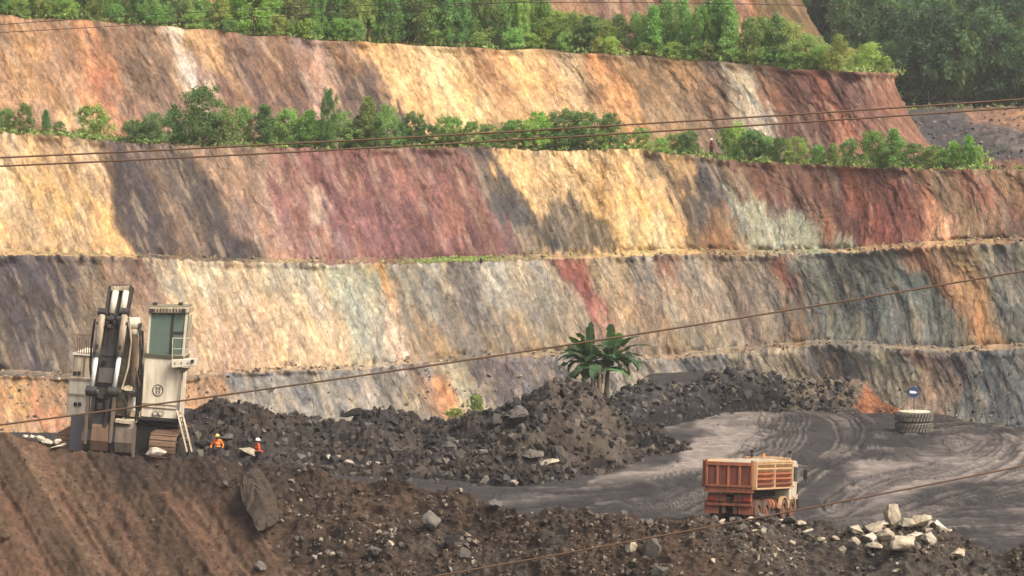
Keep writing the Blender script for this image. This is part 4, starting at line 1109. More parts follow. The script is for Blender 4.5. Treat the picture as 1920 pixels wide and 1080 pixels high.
# ------------------------------------------------------------------ forest
broad = lambda z: .40 * math.sqrt(max(0.03, 1 - ((z - .60) / .48) ** 2)) if z > .22 else .12
FORV = [(crown_mesh('crown', 500 + i, 90, 40, .062, broad, (1, 1, 1)), trunk_mesh('trunk', 520 + i, .7, .022, 12, .06, .28)) for i in range(5)]
def palm_meshes(seed):
    r = np.random.default_rng(seed)
    V, F, b = [], [], 0
    nf = 22
    for k in range(nf):
        th = 2 * math.pi * k / nf * 2.4 + r.uniform(-.2, .2); el = r.uniform(-.1, 1.25)
        n = 12; L = .46 * r.uniform(.85, 1.1)
        for i in range(n):
            t = (i + .5) / n
            rr_ = L * t * math.cos(el) + .02; z = .62 + L * (t * math.sin(el) - .75 * t * t)
            p = np.array([rr_ * math.cos(th), rr_ * math.sin(th), z])
            side = np.array([-math.sin(th), math.cos(th), 0]); fw = np.array([math.cos(th), math.sin(th), -.4])
            ll = .10 * math.sin(math.pi * (.15 + .8 * t))
            for sg in (-1, 1):
                tip = p + (side * sg + fw * .7) * ll + np.array([0, 0, -.05])
                V += [p - fw * .008, p + fw * .012, tip]; F.append((b, b + 1, b + 2)); b += 3
    col = np.repeat(r.uniform(.7, 1.3, len(V) // 3), 3)[:, None] * np.ones(3)
    me = np_mesh('fronds', np.array(V), np.array(F), col, False); me.materials.append(M_LEAF)
    Vt, Ft = tubes([([(0, 0, -.05), (.01, 0, .3), (0, .01, .64)], [.03, .024, .02])], 7)
    mt = np_mesh('trunk', Vt, Ft, None, True); mt.materials.append(M_BARK)
    return me, mt
PALMV = [palm_meshes(600), palm_meshes(601)]
FT = []
rf = random.Random(9)
for row, (v0, n) in enumerate([(8, 17), (26, 15), (46, 14), (66, 14), (86, 14), (106, 13), (128, 13), (150, 12), (172, 12), (196, 12), (222, 11), (246, 10)]):
    for k in range(n):
        x = 1500 + (k + rf.uniform(.1, .9)) * (620 / n); y = 204 - v0 + rf.uniform(-10, 10)
        FT.append((x, y))
FT.sort()
HG = [(.075, .145, .070), (.055, .115, .064), (.125, .215, .092), (.066, .132, .074), (.155, .240, .098)]
def skyx(y): return np.interp(y, [-60, 0, 80, 140, 200], [1500, 1515, 1548, 1690, 1740])
q = 0
for x, y in FT:
    if x < skyx(y) - 70: continue
    p = at_surf('hill', x, y); q += 1
    s = p.y / F_PX; h = rf.uniform(6.5, 11.5); w = rf.uniform(7, 11)
    tree('forest_tree', f'broad dark forest tree on the far right hillside, {ordinal(q)} from the left', 'tree', 'trees of the far forest', p - Vector((0, 0, .6)), h, w, rf.choice(HG), rf.randrange(100), FORV)
for q, (x, y, h) in enumerate([(1578, 70, 10), (1615, 95, 9), (1860, 60, 11), (1700, 100, 8)]):
    p = at_surf('hill', x, y)
    root = empty('oil_palm', p, (0, 0, q), (h, h, h)); cm, tm = PALMV[q % 2]
    tag(root, ['palm with drooping fronds at the upper left of the forest', 'second palm just right of the forest edge', 'palm rising near the right edge of the forest', 'small palm above the end of the top bench'][q], 'palm', 'palms in the far forest')
    link(bpy.data.objects.new('trunk', tm), root); o = link(bpy.data.objects.new('fronds', cm), root); o.color = (.060, .105, .046, 1)
# undergrowth on the hillside, and weeds along the benches
def weeds(name, key, n, wfun, size, hgt, cols_, label, seed, per=5):
    r = np.random.default_rng(seed)
    X, Y, P = SURF[key]
    w = np.clip(wfun(X, Y, P), 0, None) * ((X > -100) & (X < 2100))
    idx = r.choice(len(X), size=n, p=w / w.sum())
    cs = P[idx] + np.stack([r.normal(0, .3, n), r.normal(0, .3, n), r.uniform(.05, hgt, n)], -1)
    V, F, t = leaf_cloud(cs, np.full(n, hgt * .6), per, size, r, droop=-.3)
    cc = np.array(cols_)[r.integers(len(cols_), size=n)].repeat(per * 4, 0) * t[:, None]
    me = np_mesh(name, V, F, np.clip(cc, 0, 1), False); me.materials.append(M_WEED)
    o = link(bpy.data.objects.new(name, me)); tag(o, label, None, None, 'stuff')
M_WEED = leaf_mat('weeds', (1, 1, 1), hue=0.0)
weeds('undergrowth', 'hill', 6500, lambda x, y, p: (x > 1480) * 1.0, .75, 1.8, HG, 'dense green undergrowth covering the far hillside', 31, per=6)
weeds('ledge_grass', 'l2', 3000, lambda x, y, p: sstep(fbm(x / 40, y / 4, 88, 3), -.2, .4) * (x < 1860) + .05, .30, .35, [G_BR, G_YL, G_MD, (.12, .12, .05)], 'low weeds and grass along the middle bench', 32)
weeds('top_ledge_grass', 'l1', 3000, lambda x, y, p: .3 + sstep(fbm(x / 40, y / 4, 89, 3), -.2, .4), .34, .4, [G_BR, G_YL, G_MD, (.13, .12, .05)], 'low weeds and grass along the top bench', 33)
weeds('bench_grass', 'l3', 900, lambda x, y, p: np.exp(-((x - 850) / 70) ** 2) + .03, .16, .15, [G_YL, G_BR], 'thin strip of grass on the lower bench', 34)
weeds('road_weeds', 'road', 500, lambda x, y, p: ((y < 208) | ((y > 290) & (x < 1860))) * 1.0, .4, .5, [G_MD, G_YL, (.10, .09, .05)], 'sparse weeds beside the haul road', 35)

# small bush at the foot of the grey face
p = at_surf('m1', 893, 772)
tree('small_shrub', 'small yellow-green shrub on the mound below the orange stain', 'shrub', None, p + Vector((0, .8, -.1)), 1.15, 1.3, G_YL, 1, BUSHV)
p = at_surf('m1', 850, 782)
tree('small_shrub', 'low pale weed clump left of the small shrub on the mound', 'shrub', None, p + Vector((0, .8, -.1)), .7, 1.5, G_YL, 2, BUSHV)

# ------------------------------------------------------------------ banana plant
def banana_leaf(L, wd, droop, seed, fold=.25):
    r = random.Random(seed)
    n = 14; V, F, Cc = [], [], []
    x = 0.0; z = 0.0; ang = 0.0
    spine = []
    for i in range(n + 1):
        t = i / n
        spine.append((x, z)); a = -droop * t ** 1.6 * 1.5
        x += L / n * math.cos(a); z += L / n * math.sin(a)
    b = 0
    for sg in (-1, 1):
        i = 0
        while i < n:
            k = min(n, i + r.choice([1, 2, 2, 3]))           # torn strips
            if i > 0 or True:
                dz = r.uniform(-.45, .10) * wd; cut = r.uniform(.62, 1.05)
                for j in range(i, k + 1):
                    t = j / n
                    tt_ = max(0.0, (t - .14) / .86); ww = wd * max(.02, math.sin(math.pi * min(1, tt_ * .96 + .02))) ** .55 * cut * (.25 if t < .14 else 1)
                    sx, sz = spine[j]
                    V.append((sx, 0, sz)); V.append((sx + .06 * ww, sg * ww * .55, sz + fold * ww * .5 + dz * .4)); V.append((sx + .14 * ww, sg * ww, sz + fold * ww * .35 + dz))
                    for _ in range(3): Cc.append(r.uniform(.8, 1.2))
                m = k - i
                for j in range(m):
                    for e in (0, 1):
                        q = (b + j * 3 + e, b + (j + 1) * 3 + e, b + (j + 1) * 3 + e + 1, b + j * 3 + e + 1)
                        F.append(q if sg > 0 else q[::-1])
                b += (m + 1) * 3
            i = k
    return np.array(V), np.array(F), np.array(Cc), spine
def banana():
    b0 = at_surf('m1', 1122, 733)
    b0 = b0 + Vector((0, 1.0, -.1))
    s = b0.y / F_PX
    root = empty('banana_plant', b0)
    tag(root, 'banana plant with broad torn leaves on the mound crest', 'banana plant')
    stems = [(-.25, 0, 1.9, -.10), (.55, .3, 2.1, .20), (.1, -.3, 1.5, .02)]
    ms = plain('banana_stem', (108, 96, 66), .8)
    for q, (sx, sy, sh, ln) in enumerate(stems):
        V, F = tubes([([(sx, sy, -.3), (sx + ln * .3, sy, sh * .4), (sx + ln, sy, sh)], [.17, .13, .09])], 8)
        me = np_mesh('stem', V, F, None, True); me.materials.append(ms); link(bpy.data.objects.new('stem', me), root)
    ML = leaf_mat('banana_leaf', (.066, .125, .058), .15, .35)
    # azimuth (deg from +x in image plane, towards camera positive), elevation, length, width, droop, stem
    LV = [(100, 82, 3.1, .40, .12, 0, .9), (75, 84, 2.7, .50, .2, 1, 1.5), (160, 60, 2.4, .44, .5, 0, .9), (150, 42, 2.4, .44, .9, 0, .8), (178, 32, 2.5, .46, 1.1, 0, 1.2), (192, 16, 2.4, .50, 1.0, 0, 2.0),
          (210, 22, 2.2, .50, 1.5, 2, 2.2), (240, 35, 1.9, .46, 1.9, 2, 1.0), (20, 55, 2.6, .42, .6, 1, 1.0), (5, 40, 2.8, .42, .7, 1, .8), (-10, 25, 2.6, .44, .9, 1, .9), (-28, 12, 2.4, .44, 1.1, 1, 1.2), (-50, 32, 2.2, .46, 1.7, 1, 1.1),
          (60, 62, 2.4, .46, .5, 1, 1.9), (120, 66, 2.4, .42, .4, 0, .8), (255, 62, 2.0, .46, .8, 1, .8), (280, 58, 2.1, .46, .9, 0, 1.0), (30, 24, 2.3, .42, 1.2, 1, .8), (155, 18, 2.3, .42, 1.2, 2, .9), (95, 48, 2.0, .42, .7, 1, .7),
          (225, 5, 1.7, .46, 1.8, 2, 1.0), (250, -5, 1.5, .44, 1.6, 2, .7), (-75, 20, 1.8, .46, 1.9, 1, .9), (200, -10, 1.7, .42, 1.4, 0, .8), (-15, 2, 2.0, .42, 1.5, 1, .9), (270, 40, 2.0, .44, 1.4, 2, 1.2)]
    rb = random.Random(12)
    LV[0] = (110, 80, 2.7, .38, .2, 0, .9); LV[1] = (70, 80, 2.4, .46, .3, 1, 1.4)
    for k in range(20): LV.append((rb.uniform(0, 360), rb.uniform(8, 62), rb.uniform(1.7, 2.4), rb.uniform(.38, .52), rb.uniform(.7, 1.7), k % 3, rb.choice([.7, .9, 1.1, 1.6, 2.0])))
    for q, (az, el, L, wd, dr, st, tn) in enumerate(LV):
        V, F, Cc, spine = banana_leaf(L, wd, dr, q)
        sx, sy, sh, ln = stems[st]
        me = np_mesh('leaf', V, F, (Cc * tn)[:, None] * np.ones(3), True); me.materials.append(ML)
        o = link(bpy.data.objects.new('leaf', me), root)
        o.location = (sx + ln, sy, sh - .1)
        a = math.radians(az)
        o.rotation_euler = Euler((random.Random(q).uniform(-.5, .5), -math.radians(el), -a), 'XYZ') if False else (Matrix.Rotation(-a, 4, 'Z') @ Matrix.Rotation(-math.radians(el), 4, 'Y') @ Matrix.Rotation(random.Random(q).uniform(-.6, .6), 4, 'X')).to_euler()
        Vr, Fr = tubes([([(x, 0, z - .012) for x, z in spine[::2]], [.030 - .003 * i for i in range(len(spine[::2]))])], 5)
        mr = np_mesh('midrib', Vr, Fr, np.full((len(Vr), 3), 1.7), True); mr.materials.append(ML)
        link(bpy.data.objects.new('midrib', mr), o)
banana()
# ================================================================== MESH BUILDER
class MB:
    def __init__(s): s.V = []; s.F = []
    def add(s, V, F):
        b = len(s.V); s.V += [tuple(v) for v in V]; s.F += [tuple(i + b for i in f) for f in F]; return s
    def hexa(s, a, b):
        """a: 4 lower corners, b: 4 upper corners (same order)"""
        return s.add(list(a) + list(b), [(3, 2, 1, 0), (4, 5, 6, 7), (0, 1, 5, 4), (1, 2, 6, 5), (2, 3, 7, 6), (3, 0, 4, 7)])
    def box(s, x0, x1, y0, y1, z0, z1):
        return s.hexa([(x0, y0, z0), (x1, y0, z0), (x1, y1, z0), (x0, y1, z0)], [(x0, y0, z1), (x1, y0, z1), (x1, y1, z1), (x0, y1, z1)])
    def beam(s, p, q, w, d, w2=None, d2=None, side=(1, 0, 0)):
        p = Vector(p); q = Vector(q); t = (q - p).normalized(); a = Vector(side); a = (a - t * a.dot(t)).normalized(); c = t.cross(a)
        w2 = w if w2 is None else w2; d2 = d if d2 is None else d2
        f = lambda o, w, d: [o - a * w / 2 - c * d / 2, o + a * w / 2 - c * d / 2, o + a * w / 2 + c * d / 2, o - a * w / 2 + c * d / 2]
        return s.hexa(f(p, w, d), f(q, w2, d2))
    def tube(s, p, q, r, r2=None, seg=12):
        p = Vector(p); q = Vector(q); r2 = r if r2 is None else r2; t = (q - p).normalized(); a = t.orthogonal().normalized(); c = t.cross(a)
        V = []
        for o, rr in ((p, r), (q, r2)):
            for k in range(seg): th = 2 * math.pi * k / seg; V.append(o + (a * math.cos(th) + c * math.sin(th)) * rr)
        F = [(k, (k + 1) % seg, seg + (k + 1) % seg, seg + k) for k in range(seg)] + [tuple(range(seg))[::-1], tuple(range(seg, 2 * seg))]
        return s.add(V, F)
    def prism(s, poly, axis, a, b):
        """poly of 2-D points extruded along axis ('x': (y,z); 'y': (x,z); 'z': (x,y)) from a to b"""
        n = len(poly)
        def P(p, t): return (t, p[0], p[1]) if axis == 'x' else ((p[0], t, p[1]) if axis == 'y' else (p[0], p[1], t))
        return s.add([P(p, a) for p in poly] + [P(p, b) for p in poly], [tuple(range(n))[::-1], tuple(range(n, 2 * n))] + [(k, (k + 1) % n, n + (k + 1) % n, n + k) for k in range(n)])
    def path(s, pts, r, seg=6):
        for p, q in zip(pts[:-1], pts[1:]): s.tube(p, q, r, seg=seg)
        return s
    def lathe(s, prof, seg, c=(0, 0, 0), axis='z', close=False):
        V, F = [], []; n = len(prof)
        for k in range(seg):
            th = 2 * math.pi * k / seg
            for r, h in prof:
                v = (r * math.cos(th), r * math.sin(th), h)
                if axis == 'x': v = (h, v[0], v[1])
                if axis == 'y': v = (v[0], h, v[1])
                V.append((v[0] + c[0], v[1] + c[1], v[2] + c[2]))
        for k in range(seg):
            for i in range(n if close else n - 1):
                j = (i + 1) % n; k2 = (k + 1) % seg
                F.append((k * n + i, k2 * n + i, k2 * n + j, k * n + j))
        return s.add(V, F)
    def obj(s, name, mat, parent=None, bevel=0.0, smooth=False, label=None):
        bm = bmesh.new()
        vs_ = [bm.verts.new(v) for v in s.V]
        for f in s.F:
            try: bm.faces.new([vs_[i] for i in f])
            except ValueError: pass
        bmesh.ops.recalc_face_normals(bm, faces=bm.faces)
        if bevel: bmesh.ops.bevel(bm, geom=bm.edges[:], offset=bevel, segments=1, affect='EDGES', clamp_overlap=True)
        me = bpy.data.meshes.new(name); bm.to_mesh(me); bm.free()
        me.materials.append(mat)
        if smooth:
            for p in me.polygons: p.use_smooth = True
        o = link(bpy.data.objects.new(name, me), parent)
        if label: o['label'] = label
        return o

# ================================================================== EXCAVATOR
def excavator():
    base_ = W(240, 868, 178.0)
    s = 178.0 / F_PX; T = math.radians(4.5); ct, st = math.cos(T), math.sin(T)
    root = empty('mining_excavator', Vector(base_), (0, T, 0))
    tag(root, 'huge off-white hydraulic mining excavator with raised cab and folded dark boom', 'excavator')
    def E(px, py, y=0.0):
        w_ = W(px, py, 178.0 + y) - base_
        dx, dz = float(w_[0]), float(w_[2])
        return Vector((dx * ct - dz * st, y, dx * st + dz * ct))
    CRM = paint_mat('cream_paint', (236, 229, 208), (156, 134, 104), .45, 1.3, lo=.40, hi=.78)
    CRM2 = paint_mat('cream_paint_dirty', (206, 194, 168), (110, 92, 72), .6, 1.4, lo=.36, hi=.7)
    BLK = paint_mat('greasy_black', (40, 38, 37), (72, 63, 55), .5, 1.8, .6)
    STL = paint_mat('worn_steel', (128, 116, 102), (78, 64, 52), .7, 1.6, .6, lo=.36, hi=.7)
    RST = paint_mat('rusty_steel', (118, 92, 72), (78, 62, 50), .6, 1.5, .8)
    CHR = plain('chrome_rod', (245, 243, 238), .25, .0)
    BLU = paint_mat('blue_grey_plate', (122, 120, 124), (98, 90, 84), .5, 1.0, .6)
    DRK = plain('dark_void', (30, 28, 27), .9)
    # glass: dim teal, partly see-through
    GL, nt, b, L = new_mat('cab_glass')
    b.inputs['Base Color'].default_value = (*alb(150, 172, 162), 1); b.inputs['Roughness'].default_value = .08
    tr = nt.nodes.new('ShaderNodeBsdfTransparent'); tr.inputs[0].default_value = (.74, .84, .80, 1)
    ms = nt.nodes.new('ShaderNodeMixShader'); ms.inputs[0].default_value = .5
    L.new(b.outputs[0], ms.inputs[1]); L.new(tr.outputs[0], ms.inputs[2]); L.new(ms.outputs[0], nt.nodes['Material Output'].inputs['Surface'])
    def bx(px0, px1, py0, py1, y0, y1, m=None):
        m = m or MB(); a = E(px0, py1); c = E(px1, py0)
        # rectangle kept upright in the machine's own frame, sized from its middle
        mid = E((px0 + px1) / 2, (py0 + py1) / 2, y0); w = (px1 - px0) * s; h = (py1 - py0) * s
        return m.box(mid.x - w / 2, mid.x + w / 2, y0, y1, mid.z - h / 2, mid.z + h / 2)
    # --- crawler tracks
    for cx in (131, 306):
        c0 = E(cx, 840, -3.5)
        half = 3.3; rr = .78; zc = c0.z
        fr = MB().box(c0.x - .45, c0.x + .45, -half, half, zc - .45, zc + .45).obj('track', STL if cx > 200 else RST, root, .04)
        # shoes along the loop
        pts = []
        n = 15
        for i in range(n): pts.append((-half + 2 * half * i / (n - 1), zc + rr, 0))
        for i in range(1, 7): th = math.pi * i / 7; pts.append((half + rr * math.sin(th), zc + rr * math.cos(th), -th))
        for i in range(n): pts.append((half - 2 * half * i / (n - 1), zc - rr, math.pi))
        for i in range(1, 7): th = math.pi * i / 7; pts.append((-half - rr * math.sin(th), zc - rr * math.cos(th), math.pi - th))
        shoe = None
        for (y, z, a) in pts:
            if shoe is None:
                shoe = MB().box(-.80, .80, -.20, .20, -.04, .05).box(-.80, .80, -.04, .04, .05, .12).obj('track_shoe', RST, fr, .0)
                o = shoe
            else:
                o = link(shoe.copy(), fr)
            o.location = (c0.x, y, z); o.rotation_euler = (a, 0, 0)
    bx(131, 156, 778, 846, -4.3, -4.1).obj('track_guard', BLU, root, .03)
    bx(120, 160, 858, 866, -4.3, -3.9).obj('track_guard', STL, root, .02)
    # --- car body and slewing deck
    bx(170, 300, 796, 850, -1.2, 2.0).obj('car_body', DRK, root, .05)
    bx(150, 336, 776, 796, -.6, 7.0).obj('deck', BLK, root, .04)
    # --- machine house on the left
    h1 = bx(127, 182, 712, 782, -1.2, 5.5).obj('machine_house', CRM, root, .05)
    bx(130, 180, 709, 713, -1.26, 5.5).obj('house_trim', CRM2, h1, .0)
    bx(126, 182, 739, 742, -1.26, -1.20).obj('seam', CRM2, h1)
    h2 = bx(137, 190, 666, 711, -.4, 5.5).obj('upper_house', CRM2, root, .04)
    bx(157, 159, 670, 708, -.46, -.40).obj('seam', RST, h2)
    bx(135, 192, 664, 667, -.5, 5.5).obj('house_trim', CRM, h2)
    for par, x, y, yy in ((h1, 141, 758, -1.28), (h1, 149, 758, -1.28), (h2, 140, 700, -.48), (h2, 148, 700, -.48)):
        bx(x - 3, x + 3, y - 3.5, y + 3.5, yy, yy + .1).obj('vent', DRK, par)
    # back housing seen between boom and cab
    bx(186, 262, 690, 780, 1.5, 6.5).obj('engine_cover', BLK, root, .05)
    # railing on the upper house
    rl = MB(); rl.beam(E(144, 628, -.3), E(176, 628, -.3), .05, .05, side=(0, 0, 1)); rl.beam(E(144, 662, -.3), E(176, 662, -.3), .05, .05, side=(0, 0, 1))
    g = rl.obj('railing', RST, root)
    for i in range(8):
        x = 145 + i * 4.3
        MB().tube(E(x - .5, 665, -.3), E(x + .8, 628, -.3), .03, seg=6).obj('railing_bar', RST, g)
    # --- cab tower
    tw = MB(); a = E(264, 785, -1.6); b2 = E(334, 786, -1.6); c = E(341, 668, -1.6); d = E(271, 668, -1.6)
    tw.hexa([(a.x, -1.6, a.z), (b2.x, -1.6, b2.z), (b2.x, 1.6, b2.z), (a.x, 1.6, a.z)], [(d.x, -1.6, d.z), (c.x, -1.6, c.z), (c.x, 1.6, c.z), (d.x, 1.6, d.z)])
    tw = tw.obj('cab_tower', CRM, root, .04)
    bx(265, 334, 757, 758.6, -1.66, -1.58).obj('trim_strip', CRM2, tw); bx(265, 330, 764.5, 765.7, -1.66, -1.58).obj('trim_strip', RST, tw)
    bx(269, 344, 665, 672, -1.68, 1.6).obj('dark_sill', paint_mat('sill', (84, 84, 70), (60, 52, 44)), tw, .01)
    bx(262, 336, 783, 789, -1.64, 1.6).obj('tower_base', BLK, tw)
    # emblem: ring with two pairs of marks
    ce = E(296, 732, -1.6); ring = MB()
    n = 28; ro, ri = 10.2 * s, 8.8 * s
    V = []; F = []
    for k in range(n):
        th = 2 * math.pi * k / n
        for r_ in (ro, ri): V.append((ce.x + r_ * math.cos(th), -1.625, ce.z + r_ * 1.1 * math.sin(th))); V.append((ce.x + r_ * math.cos(th), -1.59, ce.z + r_ * 1.1 * math.sin(th)))
    for k in range(n):
        j = (k + 1) % n
        F += [(4 * k, 4 * j, 4 * j + 2, 4 * k + 2), (4 * k, 4 * k + 1, 4 * j + 1, 4 * j), (4 * k + 2, 4 * j + 2, 4 * j + 3, 4 * k + 3)]
    ring.add(V, F).obj('emblem_ring', DRK, tw)
    em = MB()
    for sx in (-1, 1):
        x = ce.x + sx * 2.6 * s
        for dz in (5.6, 3.6, 1.6): em.box(x - 1.7 * s, x + 1.7 * s, -1.62, -1.6, ce.z + (dz - .55) * s, ce.z + (dz + .55) * s)
        em.box(x - 1.7 * s, x - .9 * s, -1.621, -1.6, ce.z + 3.6 * s, ce.z + 5.6 * s); em.box(x + .9 * s, x + 1.7 * s, -1.621, -1.6, ce.z + 1.6 * s, ce.z + 3.6 * s)
        em.box(x - .7 * s, x + .9 * s, -1.62, -1.6, ce.z - 7 * s, ce.z - .6 * s); em.box(x - 1.7 * s, x - .5 * s, -1.619, -1.6, ce.z - 2.0 * s, ce.z - .7 * s)
    em.obj('emblem_mark', DRK, tw)
    for x in (291, 302):
        p = E(x, 775, -1.6); MB().tube(p, p + Vector((0, -.12, 0)), .13, seg=14).obj('work_lamp', plain('lamp_glass', (200, 196, 184), .2), tw)
        MB().lathe([(.13, 0), (.16, 0), (.16, -.1), (.13, -.1)], 14, p, 'y', True).obj('lamp_bezel', BLK, tw)
    # --- cab
    cb = empty('cab', (0, 0, 0)); cb.parent = root
    def quadbox(pts, y0, y1, name, mat, par=cb, bev=.0):
        P = [E(p[0], p[1], y0) for p in pts]
        return MB().hexa([(p.x, y0, p.z) for p in P], [(p.x, y1, p.z) for p in P]).obj(name, mat, par, bev)
    quadbox([(276, 668), (345, 668), (353, 585), (282, 585)], .9, 1.0, 'back_wall', CRM2)
    quadbox([(276, 668), (279, 668), (285, 584), (282, 584)], -1.45, .9, 'side_post', CRM)
    # cab floor, roof, pillars
    quadbox([(274, 669), (346, 669), (346, 665), (274, 665)], -1.55, 1.0, 'cab_floor', CRM2)
    rf = quadbox([(279, 587), (354, 587), (354, 577), (280, 577)], -1.75, 1.2, 'roof', CRM2, bev=.03)
    quadbox([(277, 577.5), (352, 577.5), (352, 573), (278, 573)], -1.5, 1.2, 'roof_plate', paint_mat('roof_dirt', (150, 142, 118), (90, 80, 62)), rf)
    for i in range(9): quadbox([(288 + i * 6, 585), (290 + i * 6, 585), (290 + i * 6, 579), (288 + i * 6, 579)], -1.79, -1.74, 'roof_slot', BLK, rf)
    for x0, x1, xt0, xt1 in ((274.5, 278, 280, 283.5), (340.5, 345, 348, 352.5)):
        quadbox([(x0, 668), (x1, 668), (xt1, 586), (xt0, 586)], -1.6, -1.42, 'pillar', CRM)
    quadbox([(317.5, 664), (322, 664), (327, 588), (322.5, 588)], -1.58, -1.44, 'window_bar', BLK)
    quadbox([(322, 626), (345, 626), (345, 622), (322, 622)], -1.575, -1.45, 'window_bar', BLK)
    quadbox([(277, 665), (318, 665), (323, 588), (283, 588)], -1.53, -1.50, 'window_pane', GL)
    quadbox([(321, 665), (341.5, 665), (345, 626), (323, 626)], -1.53, -1.50, 'window_pane', GL)
    quadbox([(324, 622), (345, 622), (348.5, 588), (326, 588)], -1.53, -1.50, 'window_pane', GL)
    # right side window and wiper
    quadbox([(345.5, 655), (347, 655), (354.5, 592), (353, 592)], -1.3, .6, 'side_window', GL)
    quadbox([(345, 668), (347, 668), (354.5, 586), (352.5, 586)], .6, .9, 'side_post', CRM2)
    quadbox([(344.6, 668), (346, 668), (347, 655), (345.7, 655)], -1.3, .6, 'side_panel', CRM2)
    st_ = quadbox([(300, 662), (314, 662), (314, 640), (301, 640)], -.5, .1, 'seat', BLK, bev=.04); quadbox([(301, 640), (313, 640), (313, 618), (302, 618)], -.05, .1, 'seat_back', BLK, st_, .04)
    for x in (290, 338):
        quadbox([(x - 4, 573), (x + 4, 573), (x + 4, 567), (x - 4, 567)], -1.3, -1.0, 'roof_lamp', BLK, rf)
    for x in (283, 344):
        quadbox([(x - 3.5, 586), (x + 3.5, 586), (x + 3.5, 579), (x - 3.5, 579)], -1.95, -1.75, 'roof_lamp', BLK, rf)
    # --- catwalk, railing, ladder
    pl = quadbox([(321, 690), (366, 687), (366, 673), (321, 675)], -2.3, -1.0, 'catwalk', CRM, root, .03)
    for x in (328, 340, 352): quadbox([(x - .7, 683), (x + .7, 683), (x + .7, 679), (x - .7, 679)], -2.34, -2.3, 'slot', BLK, pl)
    p = E(361, 677, -2.3); MB().tube(p, p + Vector((0, -.12, 0)), .10, seg=10).obj('work_lamp', BLK, pl)
    quadbox([(338, 700), (344, 700), (356, 690), (336, 690)], -1.7, -1.5, 'bracket', CRM2, pl)
    rail = paint_mat('rail_paint', (222, 214, 190), (160, 140, 110), .3)
    hr = MB(); hr.beam(E(323, 634, -2.25), E(367, 634, -2.25), .045, .045, side=(0, 0, 1)); hr.beam(E(323, 654, -2.25), E(366, 654, -2.25), .03, .03, side=(0, 0, 1)); hr = hr.obj('handrail', rail, pl)
    for x in (323, 345, 366): MB().tube(E(x, 674, -2.25), E(x + .6, 634, -2.25), .025, seg=6).obj('rail_post', rail, hr)
    MB().tube(E(366, 634, -2.25), E(366, 634, -1.0), .025, seg=6).obj('rail_post', rail, hr)
    mast = MB().tube(E(334, 786, -1.7), E(343, 690, -1.75), .06, seg=8).obj('ladder_mast', CRM2, root)
    MB().tube(E(337, 770, -1.8), E(341, 715, -1.8), .03, seg=6).obj('hand_grip', rail, mast)
    ld = empty('ladder', (0, 0, 0)); ld.parent = root
    for dx in (-4, 5): MB().beam(E(336 + dx, 770, -1.9), E(355 + dx, 848, -3.2), .10, .18).obj('ladder_rail', CRM2, ld)
    for i in range(9):
        t = .06 + .105 * i; a_ = E(332 + 19 * t, 770 + 78 * t, -1.9 - 1.3 * t); b_ = E(341 + 19 * t, 770 + 78 * t, -1.9 - 1.3 * t)
        MB().tube(a_, b_, .03, seg=6).obj('rung', RST, ld)
    MB().tube(E(338, 778, -2.0), E(351, 826, -2.6), .05, seg=8).obj('ladder_strut', CRM, ld)
    # --- boom, rising behind the folded stick
    bm_ = MB(); bm_.beam(E(226, 765, -.6), E(240, 690, -2.6), 1.25, 1.5, 1.15, 1.6); bm_.beam(E(240, 692, -2.6), E(250, 608, -4.0), 1.15, 1.6, .95, 1.0)
    bo = bm_.obj('boom', CRM2, root, .06)
    MB().tube(E(241, 607, -4.3), E(262, 607, -4.3), 12 * s, seg=20).obj('boom_end', CRM, bo, .03)
    MB().tube(E(239, 609, -4.3), E(266, 609, -4.3), 4 * s, seg=12).obj('pivot_pin', BLK, bo)
    cy = MB().tube(E(251, 628, -4.6), E(250, 726, -3.4), 7.5 * s, seg=14).obj('boom_cylinder', paint_mat('cyl_brown', (140, 122, 98), (80, 66, 52), .6), root)
    MB().tube(E(250, 726, -3.4), E(249, 768, -2.9), 4.5 * s, seg=12).obj('rod', CHR, cy); MB().tube(E(244, 624, -4.65), E(258, 624, -4.65), 7 * s, seg=12).obj('cylinder_eye', CRM2, cy)
    c2 = MB().tube(E(240, 728, -3.9), E(238, 770, -3.0), 9 * s, seg=14).obj('boom_cylinder', CRM2, root)
    MB().lathe([(10.5 * s, -.1), (10.5 * s, .1)], 14, E(240, 735, -3.9)).obj('cylinder_band', BLK, c2)
    for q, (x0, y0, x1, y1) in enumerate([(263, 612, 258, 735), (266, 640, 262, 700), (268, 620, 264, 690), (259, 700, 254, 790), (262, 702, 258, 790)]):
        MB().path([E(x0, y0, -4.2 + .1 * q), E((x0 + x1) / 2 + 2, (y0 + y1) / 2, -4.0 + .1 * q), E(x1, y1, -3.4)], .055, 8).obj('hose', BLK, root)
    bx(226, 256, 786, 792, -2.2, -1.0).obj('boom_foot', CRM2, root, .03)
    # --- stick: dark box beam with side plates, hung nearly upright in front
    sk = MB(); sk.beam(E(226, 545, -4.7), E(213, 602, -5.2), .95, .5, 1.25, .9); sk.beam(E(213, 600, -5.2), E(197, 725, -5.6), 1.35, 1.0, 1.30, 1.1)
    sk = sk.obj('stick', BLK, root, .05)
    MB().beam(E(211, 614, -5.72), E(203, 668, -5.98), 1.0, .06).obj('wear_plate', BLK, sk, .01)
    MB().beam(E(200, 690, -6.1), E(197, 718, -6.22), .9, .06).obj('wear_plate', paint_mat('scuffed', (86, 82, 78), (50, 46, 44), .6, 2.5), sk, .01)
    for x0, x1, x2 in ((208, 200, 196), (248, 236, 232)):
        MB().beam(E(x0, 538, -4.9), E(x1, 596, -5.3), .16, .95, .2, 1.0).obj('side_plate', BLK, sk, .02)
    MB().beam(E(208, 541, -4.9), E(249, 541, -4.9), .25, .9, side=(0, 0, 1)).obj('head_plate', CRM2, sk, .03)
